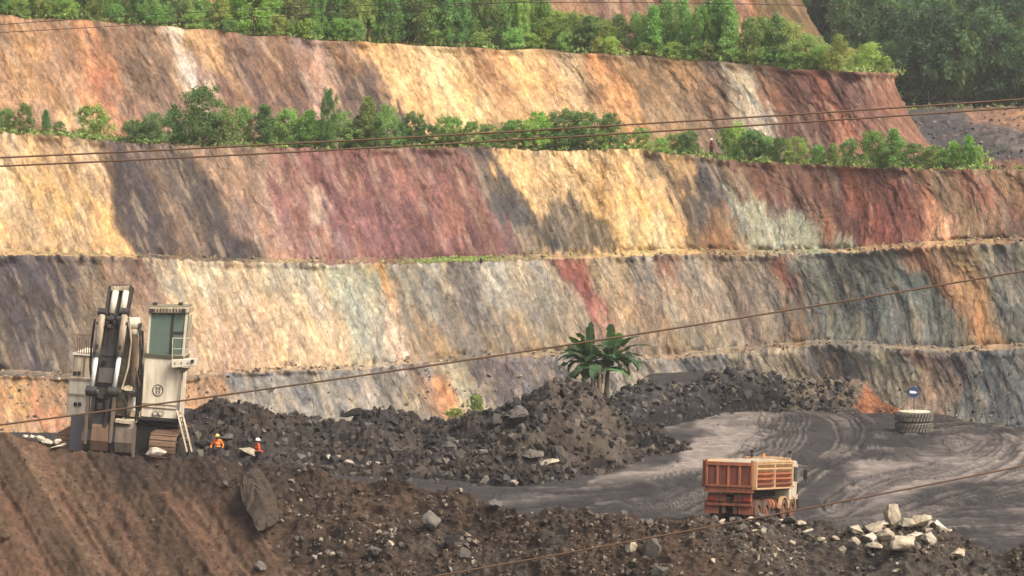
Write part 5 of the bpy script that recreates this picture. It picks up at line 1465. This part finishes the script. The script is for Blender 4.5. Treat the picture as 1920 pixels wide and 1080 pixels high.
    for i in range(6): p = E(213 + i * 6.2, 537, -4.9); MB().tube(p, p + Vector((0, 0, .14)), .06, seg=8).obj('bolt', STL, sk)
    for (xa, ya, xb, yb) in ((217, 546, 209, 588), (237, 546, 229, 588)):
        c = MB().tube(E(xa, ya, -5.35), E(xb, yb, -5.75), 6.0 * s, seg=14).obj('stick_cylinder', CRM, root, 0, True)
        MB().tube(E(xb, yb - 1, -5.75), E(xb - 1.5, yb + 9, -5.85), 3.8 * s, seg=10).obj('rod', BLK, c)
        p = E(xb - 2, yb + 10, -5.9); MB().tube(p + Vector((-.22, 0, 0)), p + Vector((.22, 0, 0)), 6 * s, seg=12).obj('cylinder_eye', BLK, c)
    for (xa, ya, xb, yb, xc, yc) in ((192, 590, 181, 664, 172, 726), (234, 590, 224, 664, 214, 728)):
        c = MB().tube(E(xa, ya, -5.9), E(xb, yb, -6.2), 6.4 * s, seg=14).obj('bucket_cylinder', CRM2, root, 0, True)
        MB().tube(E(xb + .5, yb - 3, -6.18), E(xb - .5, yb + 4, -6.22), 7.6 * s, seg=14).obj('gland', BLK, c)
        MB().tube(E(xb, yb + 2, -6.2), E(xc, yc, -6.4), 4.2 * s, seg=12).obj('rod', CHR, c, 0, True)
        p = E(xa, ya - 5, -5.85); MB().tube(p + Vector((-.25, 0, 0)), p + Vector((.25, 0, 0)), 7.5 * s, seg=14).obj('cylinder_eye', BLK, c)
        MB().path([E(xa - 6, ya - 2, -5.9), E(xa - 3, ya - 9, -5.9), E(xa + 7, ya - 9, -5.9), E(xa + 8, ya, -5.9)], .08, 8).obj('hose', BLK, c)
        p = E(xc, yc + 7, -6.4); MB().tube(p + Vector((-.33, 0, 0)), p + Vector((.33, 0, 0)), 9.5 * s, seg=16).obj('pivot', BLK, c)
        MB().tube(p + Vector((-.38, 0, 0)), p + Vector((.38, 0, 0)), 4 * s, seg=12).obj('pivot_pin', STL, c)
    MB().path([E(178, 598, -5.2), E(172, 640, -5.4), E(169, 690, -5.5), E(172, 712, -5.6)], .07, 8).obj('hose', BLK, root)
    MB().path([E(242, 596, -5.2), E(246, 640, -5.4), E(240, 690, -5.5), E(228, 730, -5.6)], .06, 8).obj('hose', CRM2, root)
    for q in range(7):
        xx = 188 + q * 6.5; r_ = random.Random(q)
        MB().path([E(xx + 10, 598, -5.8), E(xx + 9 + r_.uniform(-3, 3), 606, -6.15), E(xx + 5, 618, -6.0), E(xx + 2, 640 + 6 * q % 17, -6.05)], .035, 6).obj('hose', BLK, sk)
    for x0, y0, x1, y1 in ((256, 598, 268, 660), (258, 600, 266, 720), (246, 700, 256, 780), (254, 690, 262, 770), (228, 735, 236, 790)):
        MB().path([E(x0, y0, -4.5), E((x0 + x1) / 2 + 4, (y0 + y1) / 2 - 6, -4.9), E(x1, y1, -3.6)], .045, 6).obj('hose', BLK, root)
    for (x, y, w, h, yy) in ((184, 606, 7, 5, -6.0), (226, 606, 7, 5, -6.0), (182, 650, 5, 9, -6.3), (224, 652, 5, 9, -6.3), (205, 612, 12, 6, -5.9), (196, 676, 10, 5, -6.3), (236, 748, 9, 12, -3.9), (250, 740, 7, 9, -3.8), (188, 742, 12, 10, -6.4), (186, 762, 9, 12, -6.4), (200, 760, 5, 18, -6.5)):
        bx(x - w / 2, x + w / 2, y - h / 2, y + h / 2, yy - .1, yy + .2).obj('bracket', STL if int(x) % 2 else BLK, root, .02)
    bx(243, 262, 770, 782, -1.9, -.8).obj('step_plate', CRM2, root, .02)
    for x in (258, 263, 267): MB().tube(E(x, 792, -1.3), E(x + 7, 700, -1.3), .04, seg=6).obj('guard_rail', BLK, root)
    # --- links and bucket
    lk = MB(); lk.beam(E(197, 722, -5.6), E(188, 800, -5.9), 1.15, .9, 1.0, .8); lk.obj('linkage', BLK, root, .05)
    for x0, x1, y1, mat in ((163, 160, 832, STL), (212, 207, 830, STL), (174, 170, 800, BLK), (203, 197, 800, BLK)):
        MB().beam(E(x0 + 3, 740, -6.3), E(x1, y1, -6.2), .20, .5).obj('link_bar', mat, root, .02)
    bk = MB()
    EZ = lambda y_: E(190, y_, -6.2)
    prof = [(-5.3, EZ(792).z), (-6.0, EZ(786).z), (-6.35, EZ(800).z), (-6.45, EZ(826).z), (-6.2, EZ(845).z), (-5.4, EZ(858).z), (-4.6, EZ(860).z), (-4.6, EZ(855).z), (-5.4, EZ(852).z), (-6.05, EZ(841).z), (-6.25, EZ(824).z), (-6.15, EZ(802).z), (-5.9, EZ(791).z), (-5.3, EZ(797).z)]
    xl, xr = E(157, 820, -6.2).x, E(246, 820, -6.2).x
    bk = bk.prism(prof, 'x', xl, xr).obj('bucket', BLK, root)
    outer = prof[:7] + [(-4.6, EZ(800).z)]
    for x in (xl, xr): MB().prism(outer, 'x', x - .08, x + .08).obj('cheek_plate', STL, bk)
    for x0, x1, m_ in ((171, 203, RST), (216, 246, STL)):
        q0 = E(x0, 820, -6.3).x; q1 = E(x1, 820, -6.3).x
        MB().prism([(y - .05, z) for y, z in prof[1:5]] + [(y + .02, z) for y, z in prof[1:5]][::-1], 'x', q0, q1).obj('back_plate', m_, bk)
    MB().beam(E(217, 788, -6.2), E(247, 792, -6.2), .22, .7, side=(0, 0, 1)).obj('bucket_lip', CRM2, bk, .02)
    for i in range(5):
        x = xl + (xr - xl) * (i + .5) / 5; MB().beam((x, -4.7, prof[6][1] + .06), (x, -4.1, prof[6][1] - .15), .28, .16, .12, .06).obj('tooth', STL, bk)
excavator()

# ================================================================== DUMP TRUCK
def wheel(root, x, y, r, wd, rimmat, tyre, face):
    w = empty('wheel', (0, 0, 0)); w.parent = root; w.location = (x, y, r)
    MB().lathe([(r * .58, -wd / 2), (r * .9, -wd / 2), (r, -wd * .36), (r, wd * .36), (r * .9, wd / 2), (r * .58, wd / 2)], 28, (0, 0, 0), 'x', True).obj('tyre', tyre, w)
    m = MB().lathe([(.02, -wd * .2), (r * .56, -wd * .2), (r * .60, -wd * .45), (r * .60, wd * .45), (r * .56, wd * .2), (.02, wd * .2)], 24, (0, 0, 0), 'x'); m.tube((-wd * .42 * 1, 0, 0), (wd * .42, 0, 0), r * .2, seg=14)
    m.obj('rim', rimmat, w)
    return w
def truck():
    p = Vector(W(1365, 981, 145.5)); yaw = math.radians(22.5)
    hd = Vector((math.sin(yaw), math.cos(yaw), 0))
    X_s, Y_s, P_s = SURF['floor']
    def gz(v): return float(P_s[np.argmin((P_s[:, 0] - v.x) ** 2 + (P_s[:, 1] - v.y) ** 2), 2])
    za, zb_ = gz(p + hd * 1.9), gz(p + hd * 6.2)
    pit = math.atan2(zb_ - za, 4.3)
    p.z = za - math.tan(pit) * 1.9 - .03
    root = empty('dump_truck', p, (pit, 0, -yaw))
    tag(root, 'rusty orange tipper truck with cream cab on the muddy track', 'truck')
    ORG = paint_mat('truck_orange', (186, 110, 72), (120, 74, 54), .6, 2.2, .85, lo=.35, hi=.7)
    ORD_ = paint_mat('truck_rust', (150, 88, 62), (100, 66, 50), .65, 2.2, .9, lo=.35, hi=.7)
    CRE = paint_mat('truck_cream', (204, 180, 138), (172, 118, 80), .6, 2.2, .8, lo=.35, hi=.7)
    CAB = paint_mat('truck_cab', (210, 202, 182), (150, 122, 94), .5, 1.6, lo=.4, hi=.75)
    DUST = paint_mat('dusty_metal', (118, 86, 66), (72, 56, 46), .6, 1.6, .9)
    TYR = paint_mat('dusty_tyre', (98, 76, 62), (54, 46, 42), .5, 2.0, .95, streak=False)
    RIM = paint_mat('dusty_rim', (142, 88, 60), (110, 66, 44), .5, 2.0, .8, streak=False)
    BLK = plain('truck_black', (38, 34, 32), .8)
    GLS = plain('truck_glass', (62, 72, 70), .1)
    HW = 1.25
    # chassis
    ch = MB().box(-.55, -.35, .3, 7.6, .85, 1.1).box(.35, .55, .3, 7.6, .85, 1.1)
    for y in (.35, 1.9, 3.4, 5.0, 7.0): ch.box(-.35, .35, y, y + .12, .87, 1.08)
    ch.obj('chassis', DUST, root)
    for y in (1.2, 2.55):
        MB().tube((-1.0, y, .55), (1.0, y, .55), .12).obj('axle', DUST, root); MB().lathe([(.05, -.3), (.28, -.12), (.28, .12), (.05, .3)], 14, (0, y, .55), 'x').obj('differential', BLK, root)
        for sx in (-1, 1):
            wheel(root, sx * 1.08, y, .54, .30, RIM, TYR, sx); wheel(root, sx * .74, y, .54, .28, RIM, TYR, sx)
    for y in (5.55, 6.95):
        MB().tube((-1.0, y, .55), (1.0, y, .55), .08).obj('axle', DUST, root)
        for sx in (-1, 1): wheel(root, sx * 1.06, y, .55, .32, RIM, TYR, sx)
    # fenders over the steering wheels
    for sx in (-1, 1):
        for y in (5.55, 6.95):
            pts = [(y + .68 * math.cos(t), .55 + .68 * math.sin(t)) for t in np.linspace(.1, math.pi - .1, 12)] + [(y + .62 * math.cos(t), .55 + .62 * math.sin(t)) for t in np.linspace(math.pi - .1, .1, 12)]
            MB().prism(pts, 'x', sx * 1.22 - .18 if sx > 0 else -1.24, sx * 1.24 if sx > 0 else -1.04).obj('mudguard', CRE if sx > 0 else DUST, root)
    # fuel tank, battery box, side rail
    MB().tube((.78, 3.55, .80), (.78, 4.65, .80), .33, seg=20).obj('fuel_tank', ORG, root, .03)
    for y in (3.8, 4.4): MB().lathe([(.34, -.04), (.36, -.04), (.36, .04), (.34, .04)], 20, (.78, y, .80), 'y', True).obj('tank_strap', BLK, root)
    MB().box(-1.1, -.6, 3.5, 4.6, .5, 1.1).obj('battery_box', DUST, root, .03)
    # rear underride bar, mudflaps, lamps
    MB().box(-1.2, 1.2, .05, .17, .78, .92).obj('bumper_bar', ORD_, root, .01)
    for x in (-.95, .85): MB().box(x - .38, x + .38, .16, .20, .38, 1.02).obj('mudflap', ORD_, root)
    for x in (-.30, .28): MB().box(x - .10, x + .10, .17, .22, .40, 1.3).obj('hanger', DUST, root, .01)
    for sx in (-1, 1):
        lb = MB().box(sx * .95 - .18, sx * .95 + .18, .0, .06, 1.06, 1.2).obj('tail_lamp', plain('lamp_red', (150, 50, 34), .4), root)
    MB().box(-1.15, -.2, .1, .3, 1.0, 1.42).obj('rear_frame', ORD_, root, .01)
    MB().box(.25, 1.15, .1, .3, 1.0, 1.42).obj('rear_frame', ORD_, root, .01)
    # tipper body
    Z0, Z1, Y0, Y1 = 1.72, 3.0, 0.0, 6.35
    tb = MB().box(-HW, HW, Y0 - .05, Y1, Z0 - .16, Z0).obj('tipper_floor', ORD_, root, .02)
    MB().box(-1.3, 1.3, -.12, 0.05, Z0 - .26, Z0 - .17).obj('sill_beam', ORD_, root, .01)
    MB().box(-.5, .5, .4, 6.2, 1.2, Z0 - .165).obj('subframe', BLK, root)
    MB().box(-.35, .28, -.03, .3, 1.38, 1.6).obj('hinge', paint_mat('hinge', (140, 112, 66), (80, 60, 44)), root, .03)
    # tailgate with four recessed panels
    tg = MB().box(-HW + .03, HW - .03, -.02, .02, Z0 + .02, Z1 - .04).obj('tailgate', ORD_, root)
    MB().box(-HW, HW, -.10, .03, Z1 - .20, Z1).obj('gate_rail', ORG, tg, .02); MB().box(-HW, HW, -.10, .03, Z0, Z0 + .12).obj('gate_rail', ORD_, tg, .02)
    for x in (-1.19, -.62, -.04, .56, 1.19): MB().box(x - .06, x + .06, -.085, .022, Z0 + .12, Z1 - .2).obj('gate_post', ORG, tg, .015)
    for x0, x1 in ((-1.13, -.68), (-.56, -.10), (.02, .50), (.62, 1.13)): MB().box(x0, x1, -.035, .025, Z0 + .14, Z1 - .22).obj('gate_panel', paint_mat('gate_panel', (120, 66, 48), (84, 52, 42), .7, 2.4, .9), tg)
    for sx in (-1, 1): MB().tube((sx * 1.2, -.06, Z1 - .02), (sx * 1.2, -.06, Z1 + .1), .05, seg=8).obj('gate_pin', ORD_, tg)
    # side walls of ribbed slats
    for sx in (-1, 1):
        x0 = sx * HW
        sw = MB().box(min(x0, x0 - sx * .05), max(x0, x0 - sx * .05), .03, Y1, Z0 + .01, Z1 - .02).obj('side_wall', ORD_ if sx < 0 else ORG, root)
        n = 5; hh = (Z1 - Z0) / n
        for k in range(n):
            mt = [ORD_, ORG, ORG, CRE, CRE][k]
            for ya, yb in ((.18, 3.1), (3.24, Y1 - .16)):
                z = Z0 + k * hh
                prof = [(x0, z + .02), (x0 + sx * .03, z + .02), (x0 + sx * .16, z + hh * .62), (x0 + sx * .16, z + hh * .86), (x0, z + hh * .97)]
                MB().prism(prof, 'y', ya, yb).obj('side_slat', mt, sw)
        for y in (.03, 3.10, Y1 - .16): MB().box(min(x0, x0 + sx * .19), max(x0, x0 + sx * .19), y, y + .14, Z0 - .02, Z1 + .02).obj('side_post', CRE if sx > 0 else ORD_, sw, .015)
        MB().box(min(x0 - sx * .06, x0 + sx * .17), max(x0 - sx * .06, x0 + sx * .17), .04, Y1, Z1 - .02, Z1 + .09).obj('top_rail', CRE, sw, .02)
        MB().box(min(x0, x0 + sx * .18), max(x0, x0 + sx * .18), .04, Y1, Z0 - .08, Z0 + .0).obj('bottom_rail', CRE, sw, .01)
    MB().box(-HW, HW, Y1 - .02, Y1 + .06, Z0, Z1 + .22).obj('head_board', CRE, root, .02)
    # pale load
    nx, ny = 14, 30
    XX, YY = np.meshgrid(np.linspace(-HW + .06, HW - .06, nx), np.linspace(.06, Y1 - .04, ny))
    ZZ = Z1 - .05 + .16 * np.cos(XX / HW * 1.4) * sstep(YY, .0, 2.0) + .05 * fbm(XX * 2, YY * 2, 5, 3)
    V = np.stack([XX, YY, ZZ], -1).reshape(-1, 3)
    me = np_mesh('load', V, grid_faces(ny, nx), np.tile(alb(205, 196, 172), (len(V), 1)), True); me.materials.append(M_SOIL)
    link(bpy.data.objects.new('load', me), root)
    # cab
    cy0, cy1 = 6.5, 8.05
    cbp = [(cy0, 1.0), (cy1 - .05, 1.0), (cy1, 1.75), (cy1 - .12, 2.75), (cy1 - .35, 3.05), (cy0, 3.1)]
    cb = MB().prism(cbp, 'x', -1.2, 1.2).obj('cab', CAB, root, .05)
    MB().box(-1.22, 1.22, cy0 - .03, cy0 + .2, 1.0, 3.14).obj('cab_rear_frame', CAB, cb, .04)
    for sx in (-1, 1):
        a, b = (1.2, 1.215) if sx > 0 else (-1.215, -1.2)
        dr = MB().prism([(cy0 + .3, 1.25), (cy1 - .16, 1.25), (cy1 - .16, 1.95), (cy1 - .2, 2.8), (cy0 + .3, 2.85)], 'x', a, b).obj('door', CAB, cb)
        a, b = (1.216, 1.226) if sx > 0 else (-1.226, -1.216)
        MB().prism([(cy0 + .36, 2.0), (cy1 - .22, 1.95), (cy1 - .26, 2.72), (cy0 + .36, 2.76)], 'x', a, b).obj('window', GLS, dr)
        a, b = (1.216, 1.25) if sx > 0 else (-1.25, -1.216)
        MB().box(a, b, cy0 + .4, cy0 + .6, 1.68, 1.74).obj('door_handle', BLK, dr)
        MB().box(a, b, cy1 - .35, cy1 - .2, 1.3, 1.9).obj('grab_rail', BLK, dr)
        mr = MB().path([(sx * 1.2, cy1 - .1, 2.75), (sx * 1.55, cy1 + .1, 2.7), (sx * 1.55, cy1 + .1, 1.8), (sx * 1.2, cy1 - .05, 1.7)], .022).obj('mirror_arm', BLK, cb)
        MB().box(sx * 1.55 - .11, sx * 1.55 + .11, cy1 + .02, cy1 + .08, 2.1, 2.6).obj('mirror', BLK, mr, .02)
        MB().box(sx * 1.15 - .1, sx * 1.15 + .1, cy1 - .05, cy1 + .12, .55, 1.05).obj('front_corner', BLK, cb, .02)
    MB().box(-1.1, 1.1, cy1 - .3, cy1 + .02, .55, 1.0).obj('front_bumper', CAB, cb, .03)
    bb = MB().box(-.35, .62, cy0 + .3, cy0 + .55, 3.12, 3.24).obj('roof_bar', CRE, cb, .02)
    MB().tube((-.4, cy0 + .42, 3.1), (-.4, cy0 + .42, 3.38), .10, .07, 12).obj('beacon', plain('beacon_orange', (255, 150, 50), .3), cb)
    for x, y in ((-.9, Y1 + .05), (1.05, cy0 + .3)):
        m = MB().tube((x, y, 3.1), (x, y, 3.5), .025, seg=6); m.box(x - .06, x + .12, y - .05, y + .05, 3.44, 3.56); m.obj('horn', BLK, cb)
    MB().path([(-.85, 6.42, 1.2), (-.85, 6.42, 3.2), (-.85, 6.3, 3.32)], .07, 10).obj('exhaust', BLK, root)
truck()

# ================================================================== TYRE STACK AND SIGN
def big_tyre(px, py, zoff, label, fill, rot):
    p = at_surf('floor', px, py) + Vector((0, 0, zoff))
    root = empty('earthmover_tyre', p, (0, 0, rot)); tag(root, label, 'tyre', 'stacked earthmover tyres')
    Rr, H = 1.24, .72
    RB = paint_mat('old_rubber', (118, 113, 104), (78, 73, 68), .5, 1.5, .9, streak=False)
    MB().lathe([(.72, .06), (1.0, .0), (1.18, .05), (Rr - .08, .16), (Rr - .08, H - .16), (1.18, H - .05), (1.0, H), (.72, H - .06), (.66, H * .5)], 48, (0, 0, 0), 'z', True).obj('carcass', RB, root, 0, True)
    tr = MB()
    n = 34
    for k in range(n):
        for (z0, z1, off) in ((.08, H * .5 - .02, 0), (H * .5 + .02, H - .08, .5)):
            th = 2 * math.pi * (k + off) / n; dth = .055; sk = .05
            def q(r_, t, z): return (r_ * math.cos(t), r_ * math.sin(t), z)
            lo = [q(Rr - .1, th - dth, z0), q(Rr - .1, th + dth, z0), q(Rr + .07, th + dth * .8, z0 + .02), q(Rr + .07, th - dth * .8, z0 + .02)]
            hi = [q(Rr - .1, th - dth + sk, z1), q(Rr - .1, th + dth + sk, z1), q(Rr + .07, th + dth * .8 + sk, z1 - .02), q(Rr + .07, th - dth * .8 + sk, z1 - .02)]
            tr.hexa(lo, hi)
    tr.obj('tread', RB, root)
    if fill:
        MB().lathe([(.0, H + .03), (.6, H + .035), (1.02, H + .02), (1.10, H - .02), (1.0, H - .2), (0, H - .2)], 36).obj('pale_fill', plain('dried_mud', (216, 206, 178), .9), root, 0, True)
    return p
big_tyre(1714, 811, 0.0, 'lower tyre of the pair stacked beside the track', False, .1)
tp = big_tyre(1713, 811, .73, 'upper tyre of the stacked pair, filled with pale earth', True, .5)
def sign():
    root = empty('road_sign', tp + Vector((0, -.1, .6)), (0, math.radians(-2.5), 0))
    tag(root, 'round blue traffic sign with white arrow standing in the tyres', 'sign')
    MB().tube((0, 0, 0), (0, 0, 1.5), .032, seg=8).obj('pole', plain('pole_rust', (110, 88, 70), .8), root)
    BL = plain('sign_blue', (44, 72, 112), .4); WH = plain('sign_white', (235, 238, 240), .4)
    f = MB().lathe([(0, -.035), (.365, -.035), (.375, -.02), (.365, 0), (0, 0)], 32, (0, -.03, 1.42), 'y').obj('disc', BL, root)
    R_ = Matrix.Rotation(math.radians(8), 4, 'Y')
    m = MB(); pts = [(-.26, .05), (.05, .05), (.05, .12), (.26, 0), (.05, -.12), (.05, -.05), (-.26, -.05)]
    pts = [((R_ @ Vector((a, 0, b))).x, (R_ @ Vector((a, 0, b))).z + 1.42) for a, b in [(-.26, .085), (.1, .085), (.26, .0), (.1, -.085), (-.26, -.085)]]
    m.prism(pts, 'y', -.075, -.066).obj('arrow', WH, f)
sign()
# ================================================================== PEOPLE
def skin_obj(name, nodes, edges, mat, parent, sub=1, rootv=0):
    """nodes: list of ((x,y,z), rx, ry)"""
    bm = bmesh.new(); lay = bm.verts.layers.skin.verify()
    vs_ = []
    for i, (co, rx, ry) in enumerate(nodes):
        v = bm.verts.new(co); v[lay].radius = (rx, ry); v[lay].use_root = (i == rootv); vs_.append(v)
    for a, b in edges: bm.edges.new((vs_[a], vs_[b]))
    me = bpy.data.meshes.new(name); bm.to_mesh(me); bm.free(); me.materials.append(mat)
    o = link(bpy.data.objects.new(name, me), parent)
    sm = o.modifiers.new('skin', 'SKIN'); sm.use_smooth_shade = True
    if sub:
        ss = o.modifiers.new('sub', 'SUBSURF'); ss.levels = sub; ss.render_levels = sub
    return o
def person(loc, rz, label, helmet, shirt, trousers, vest=None, arm=(.15, .15), bend=.2, h=1.75):
    root = empty('person', loc, (0, 0, rz), h / 1.75)
    tag(root, label, 'person', 'workers in helmets')
    SK = plain('skin_tone', (98, 68, 52), .6); SH = plain('shirt_cloth', shirt, .9); TR = plain('trouser_cloth', trousers, .9); BO = plain('boot_leather', (46, 40, 36), .8); HM = plain('helmet_shell', helmet, .35)
    N = [((0, 0, .96), .13, .10), ((0, 0, 1.22), .14, .10), ((0, .0, 1.42), .12, .085), ((0, .005, 1.50), .055, .055), ((0, .015, 1.56), .078, .088), ((0, .02, 1.65), .082, .098), ((0, .015, 1.735), .05, .06), ((0, .115, 1.615), .014, .016)]
    Ed = [(0, 1), (1, 2), (2, 3), (3, 4), (4, 5), (5, 6), (5, 7)]
    arms, legs = [], []
    for q, sx in enumerate((-1, 1)):
        sh = Vector((sx * .19, 0, 1.41)); el = sh + Vector((sx * arm[q] * .35, -.03, -.29)); wr = el + Vector((-sx * .02, .08 + bend * .4, -.24 + bend * .15))
        i = len(N); N += [(sh[:], .062, .062), (el[:], .042, .042), (wr[:], .028, .030)]; Ed += [(2, i), (i, i + 1), (i + 1, i + 2)]
        arms.append((sh, el, wr))
        pal = wr + Vector((0, .03, -.075)); N.append((pal[:], .036, .018)); Ed.append((i + 2, i + 3))
        for f, (dx, L) in enumerate(((-.030, .07), (-.010, .08), (.010, .075), (.030, .06))):
            b0 = pal + Vector((dx * .9, .012, -.03)); k = len(N); N += [(b0[:], .009, .009), ((b0 + Vector((0, .012, -L * .5)))[:], .008, .008), ((b0 + Vector((0, .034, -L)))[:], .007, .007)]; Ed += [(i + 3, k), (k, k + 1), (k + 1, k + 2)]
        t0 = wr + Vector((-sx * .03, .04, -.04)); k = len(N); N += [(t0[:], .010, .010), ((t0 + Vector((-sx * .022, .03, -.035)))[:], .009, .009)]; Ed += [(i + 3, k), (k, k + 1)]
        hp = Vector((sx * .10, 0, .90)); kn = Vector((sx * .115, .03, .50)); an = Vector((sx * .12, -.02, .09)); to = Vector((sx * .13, .16, .04))
        i = len(N); N += [(hp[:], .088, .09), (kn[:], .058, .06), (an[:], .042, .045), (to[:], .04, .03)]; Ed += [(0, i), (i, i + 1), (i + 1, i + 2), (i + 2, i + 3)]
        legs.append((hp, kn, an, to))
    body = skin_obj('body', N, Ed, SK, root)
    fc = MB()
    for sx in (-1, 1): fc.lathe([(.0, -.011), (.011, 0), (0, .011)], 8, (sx * .033, .108, 1.645), 'y'); 
    fc.obj('eyes', plain('eye', (225, 220, 210), .3), root); MB().box(-.025, .025, .098, .104, 1.572, 1.580).obj('mouth', plain('lip', (88, 50, 44), .6), root)
    # clothes
    S = [((0, 0, .94), .155, .118), ((0, 0, 1.20), .160, .120), ((0, 0, 1.40), .135, .100), ((0, 0, 1.475), .066, .066)]; Se = [(0, 1), (1, 2), (2, 3)]
    for sh, el, wr in arms:
        i = len(S); S += [(sh[:], .078, .078), (el[:], .057, .057), ((el + (wr - el) * .9)[:], .042, .042)]; Se += [(2, i), (i, i + 1), (i + 1, i + 2)]
    skin_obj('shirt', S, Se, SH, root)
    Tn = [((0, 0, .95), .148, .112)]; Te = []
    for hp, kn, an, to in legs:
        i = len(Tn); Tn += [(hp[:], .102, .104), (kn[:], .076, .078), ((an + Vector((0, 0, .04)))[:], .066, .068)]; Te += [(0, i), (i, i + 1), (i + 1, i + 2)]
    skin_obj('trousers', Tn, Te, TR, root)
    for hp, kn, an, to in legs: skin_obj('boot', [((an + Vector((0, 0, .08)))[:], .058, .06), ((an + Vector((0, 0, -.03)))[:], .058, .055), ((to + Vector((0, 0, .01)))[:], .05, .045)], [(0, 1), (1, 2)], BO, root)
    hm = MB().lathe([(.0, .135), (.05, .128), (.095, .095), (.122, .04), (.126, .0), (.150, -.008), (.150, -.016), (.118, -.012)], 24, (0, .015, 1.675)).obj('helmet', HM, root, 0, True)
    hm.scale = (.92, 1.08, 1); 
    MB().prism([(-.09, 1.668), (.09, 1.668), (.07, 1.655), (-.07, 1.655)], 'y', .12, .215).obj('peak', HM, hm)
    if vest:
        VM = plain('vest_stripe', vest, .5)
        for z, rx, ry in ((1.06, .168, .130), (1.24, .172, .131)):
            m = MB().lathe([(1.0, -.025), (1.04, -.025), (1.04, .025), (1.0, .025)], 24, (0, 0, 0), 'z', True).obj('reflective_band', VM, root); m.scale = (rx * 1.12, ry * 1.15, 1); m.location = (0, 0, z)
def ground_at(px, py, Y):
    return Vector(W(px, py, Y))
zf = lambda px, y: Vector(W(px, y, FY(y)))
person(zf(408, 869.5), 2.9, 'worker in orange shirt and yellow helmet right of the excavator', (240, 222, 120), (255, 128, 48), (70, 66, 62), vest=(255, 190, 120), arm=(.5, .6), bend=.3)
person(zf(483, 878), -1.1, 'worker in orange vest and white helmet by the pale slab', (246, 246, 246), (255, 92, 40), (40, 38, 40), vest=(255, 170, 130), arm=(.3, .4), bend=.5)
person(zf(297, 857.5), 3.0, 'worker in cream helmet behind the white boulder under the cab', (238, 226, 190), (86, 66, 52), (60, 52, 46), arm=(.3, .3))
pb = at_surf('l2', 1334, 296)
person(pb + Vector((0, .25, -.02)), 2.2, 'tiny worker in dark red clothes and white helmet on the middle bench', (240, 240, 240), (150, 56, 40), (66, 40, 40), vest=(235, 150, 110), h=1.68)

# ================================================================== CABLES
def cable(name, pts, Y, r, label, group=None, col=(96, 72, 54)):
    """a sagging steel cable through photo points at distance Y, running on beyond the picture on both sides"""
    p = np.array(pts, float)
    cf = np.polyfit(p[:, 0], p[:, 1], min(2, len(p) - 1))
    xs = np.linspace(-2600, 4500, 240)
    Yv = Y + 0 * xs
    P = W(xs, np.polyval(cf, xs), Yv)
    V, F = tubes([([tuple(q) for q in P], [r] * len(P))], 7)
    if 'steel_cable' not in MATS:
        MATS['steel_cable'] = plain('steel_cable', (98, 74, 54), .7)
        MATS['thin_cable'] = plain('thin_cable', (70, 62, 58), .7)
    me = np_mesh(name, V, F, None, True); me.materials.append(MATS['thin_cable' if r < .008 else 'steel_cable'])
    o = link(bpy.data.objects.new(name, me)); tag(o, label, 'cable', group)
cable('steel_cable', [(0, 295.5), (640, 265), (1280, 227), (1920, 186)], 46, .0145, 'upper of the paired brown cables crossing the middle tree row', 'cables strung across the pit')
cable('steel_cable', [(0, 311.5), (640, 281), (1280, 243), (1920, 201)], 46, .0145, 'lower of the paired brown cables crossing the middle tree row', 'cables strung across the pit')
cable('steel_cable', [(0, 797), (460, 735), (1000, 655), (1540, 574), (1920, 507)], 42, .0135, 'brown cable running up from the excavator past the banana plant', 'cables strung across the pit')
cable('steel_cable', [(820, 1080), (1240, 1003), (1480, 961), (1920, 873)], 38, .0120, 'brown cable crossing the lower right in front of the truck', 'cables strung across the pit')
cable('thin_wire', [(0, 46), (250, 30), (640, 13), (900, 2), (1340, 9), (1920, 27)], 60, .0075, 'upper thin dark wire along the top of the picture', 'thin wires at the top')
cable('thin_wire', [(0, 61), (200, 50), (640, 24), (900, 8)], 60, .0070, 'lower thin dark wire above the top face at left', 'thin wires at the top')
# ================================================================== HAZE
hm = bpy.data.materials.new('haze'); hm.use_nodes = True
nt = hm.node_tree
nt.nodes.remove(nt.nodes['Principled BSDF'])
pv = nt.nodes.new('ShaderNodeVolumePrincipled')
pv.inputs['Color'].default_value = (0.95, 0.94, 0.92, 1)
pv.inputs['Density'].default_value = 0.00024
pv.inputs['Anisotropy'].default_value = 0.2
nt.links.new(pv.outputs[0], nt.nodes['Material Output'].inputs['Volume'])
hv = np.array([[x, y, z] for z in (-31.5, 130) for y in (-70, 910) for x in (-710, 710)], float)
me = np_mesh('haze', hv, np.array([[0, 2, 3, 1], [4, 5, 7, 6], [0, 1, 5, 4], [2, 6, 7, 3], [0, 4, 6, 2], [1, 3, 7, 5]]), None, False)
me.materials.append(hm)
o = link(bpy.data.objects.new('haze', me)); o['kind'] = 'stuff'; o['label'] = 'thin pale haze hanging in the pit air'
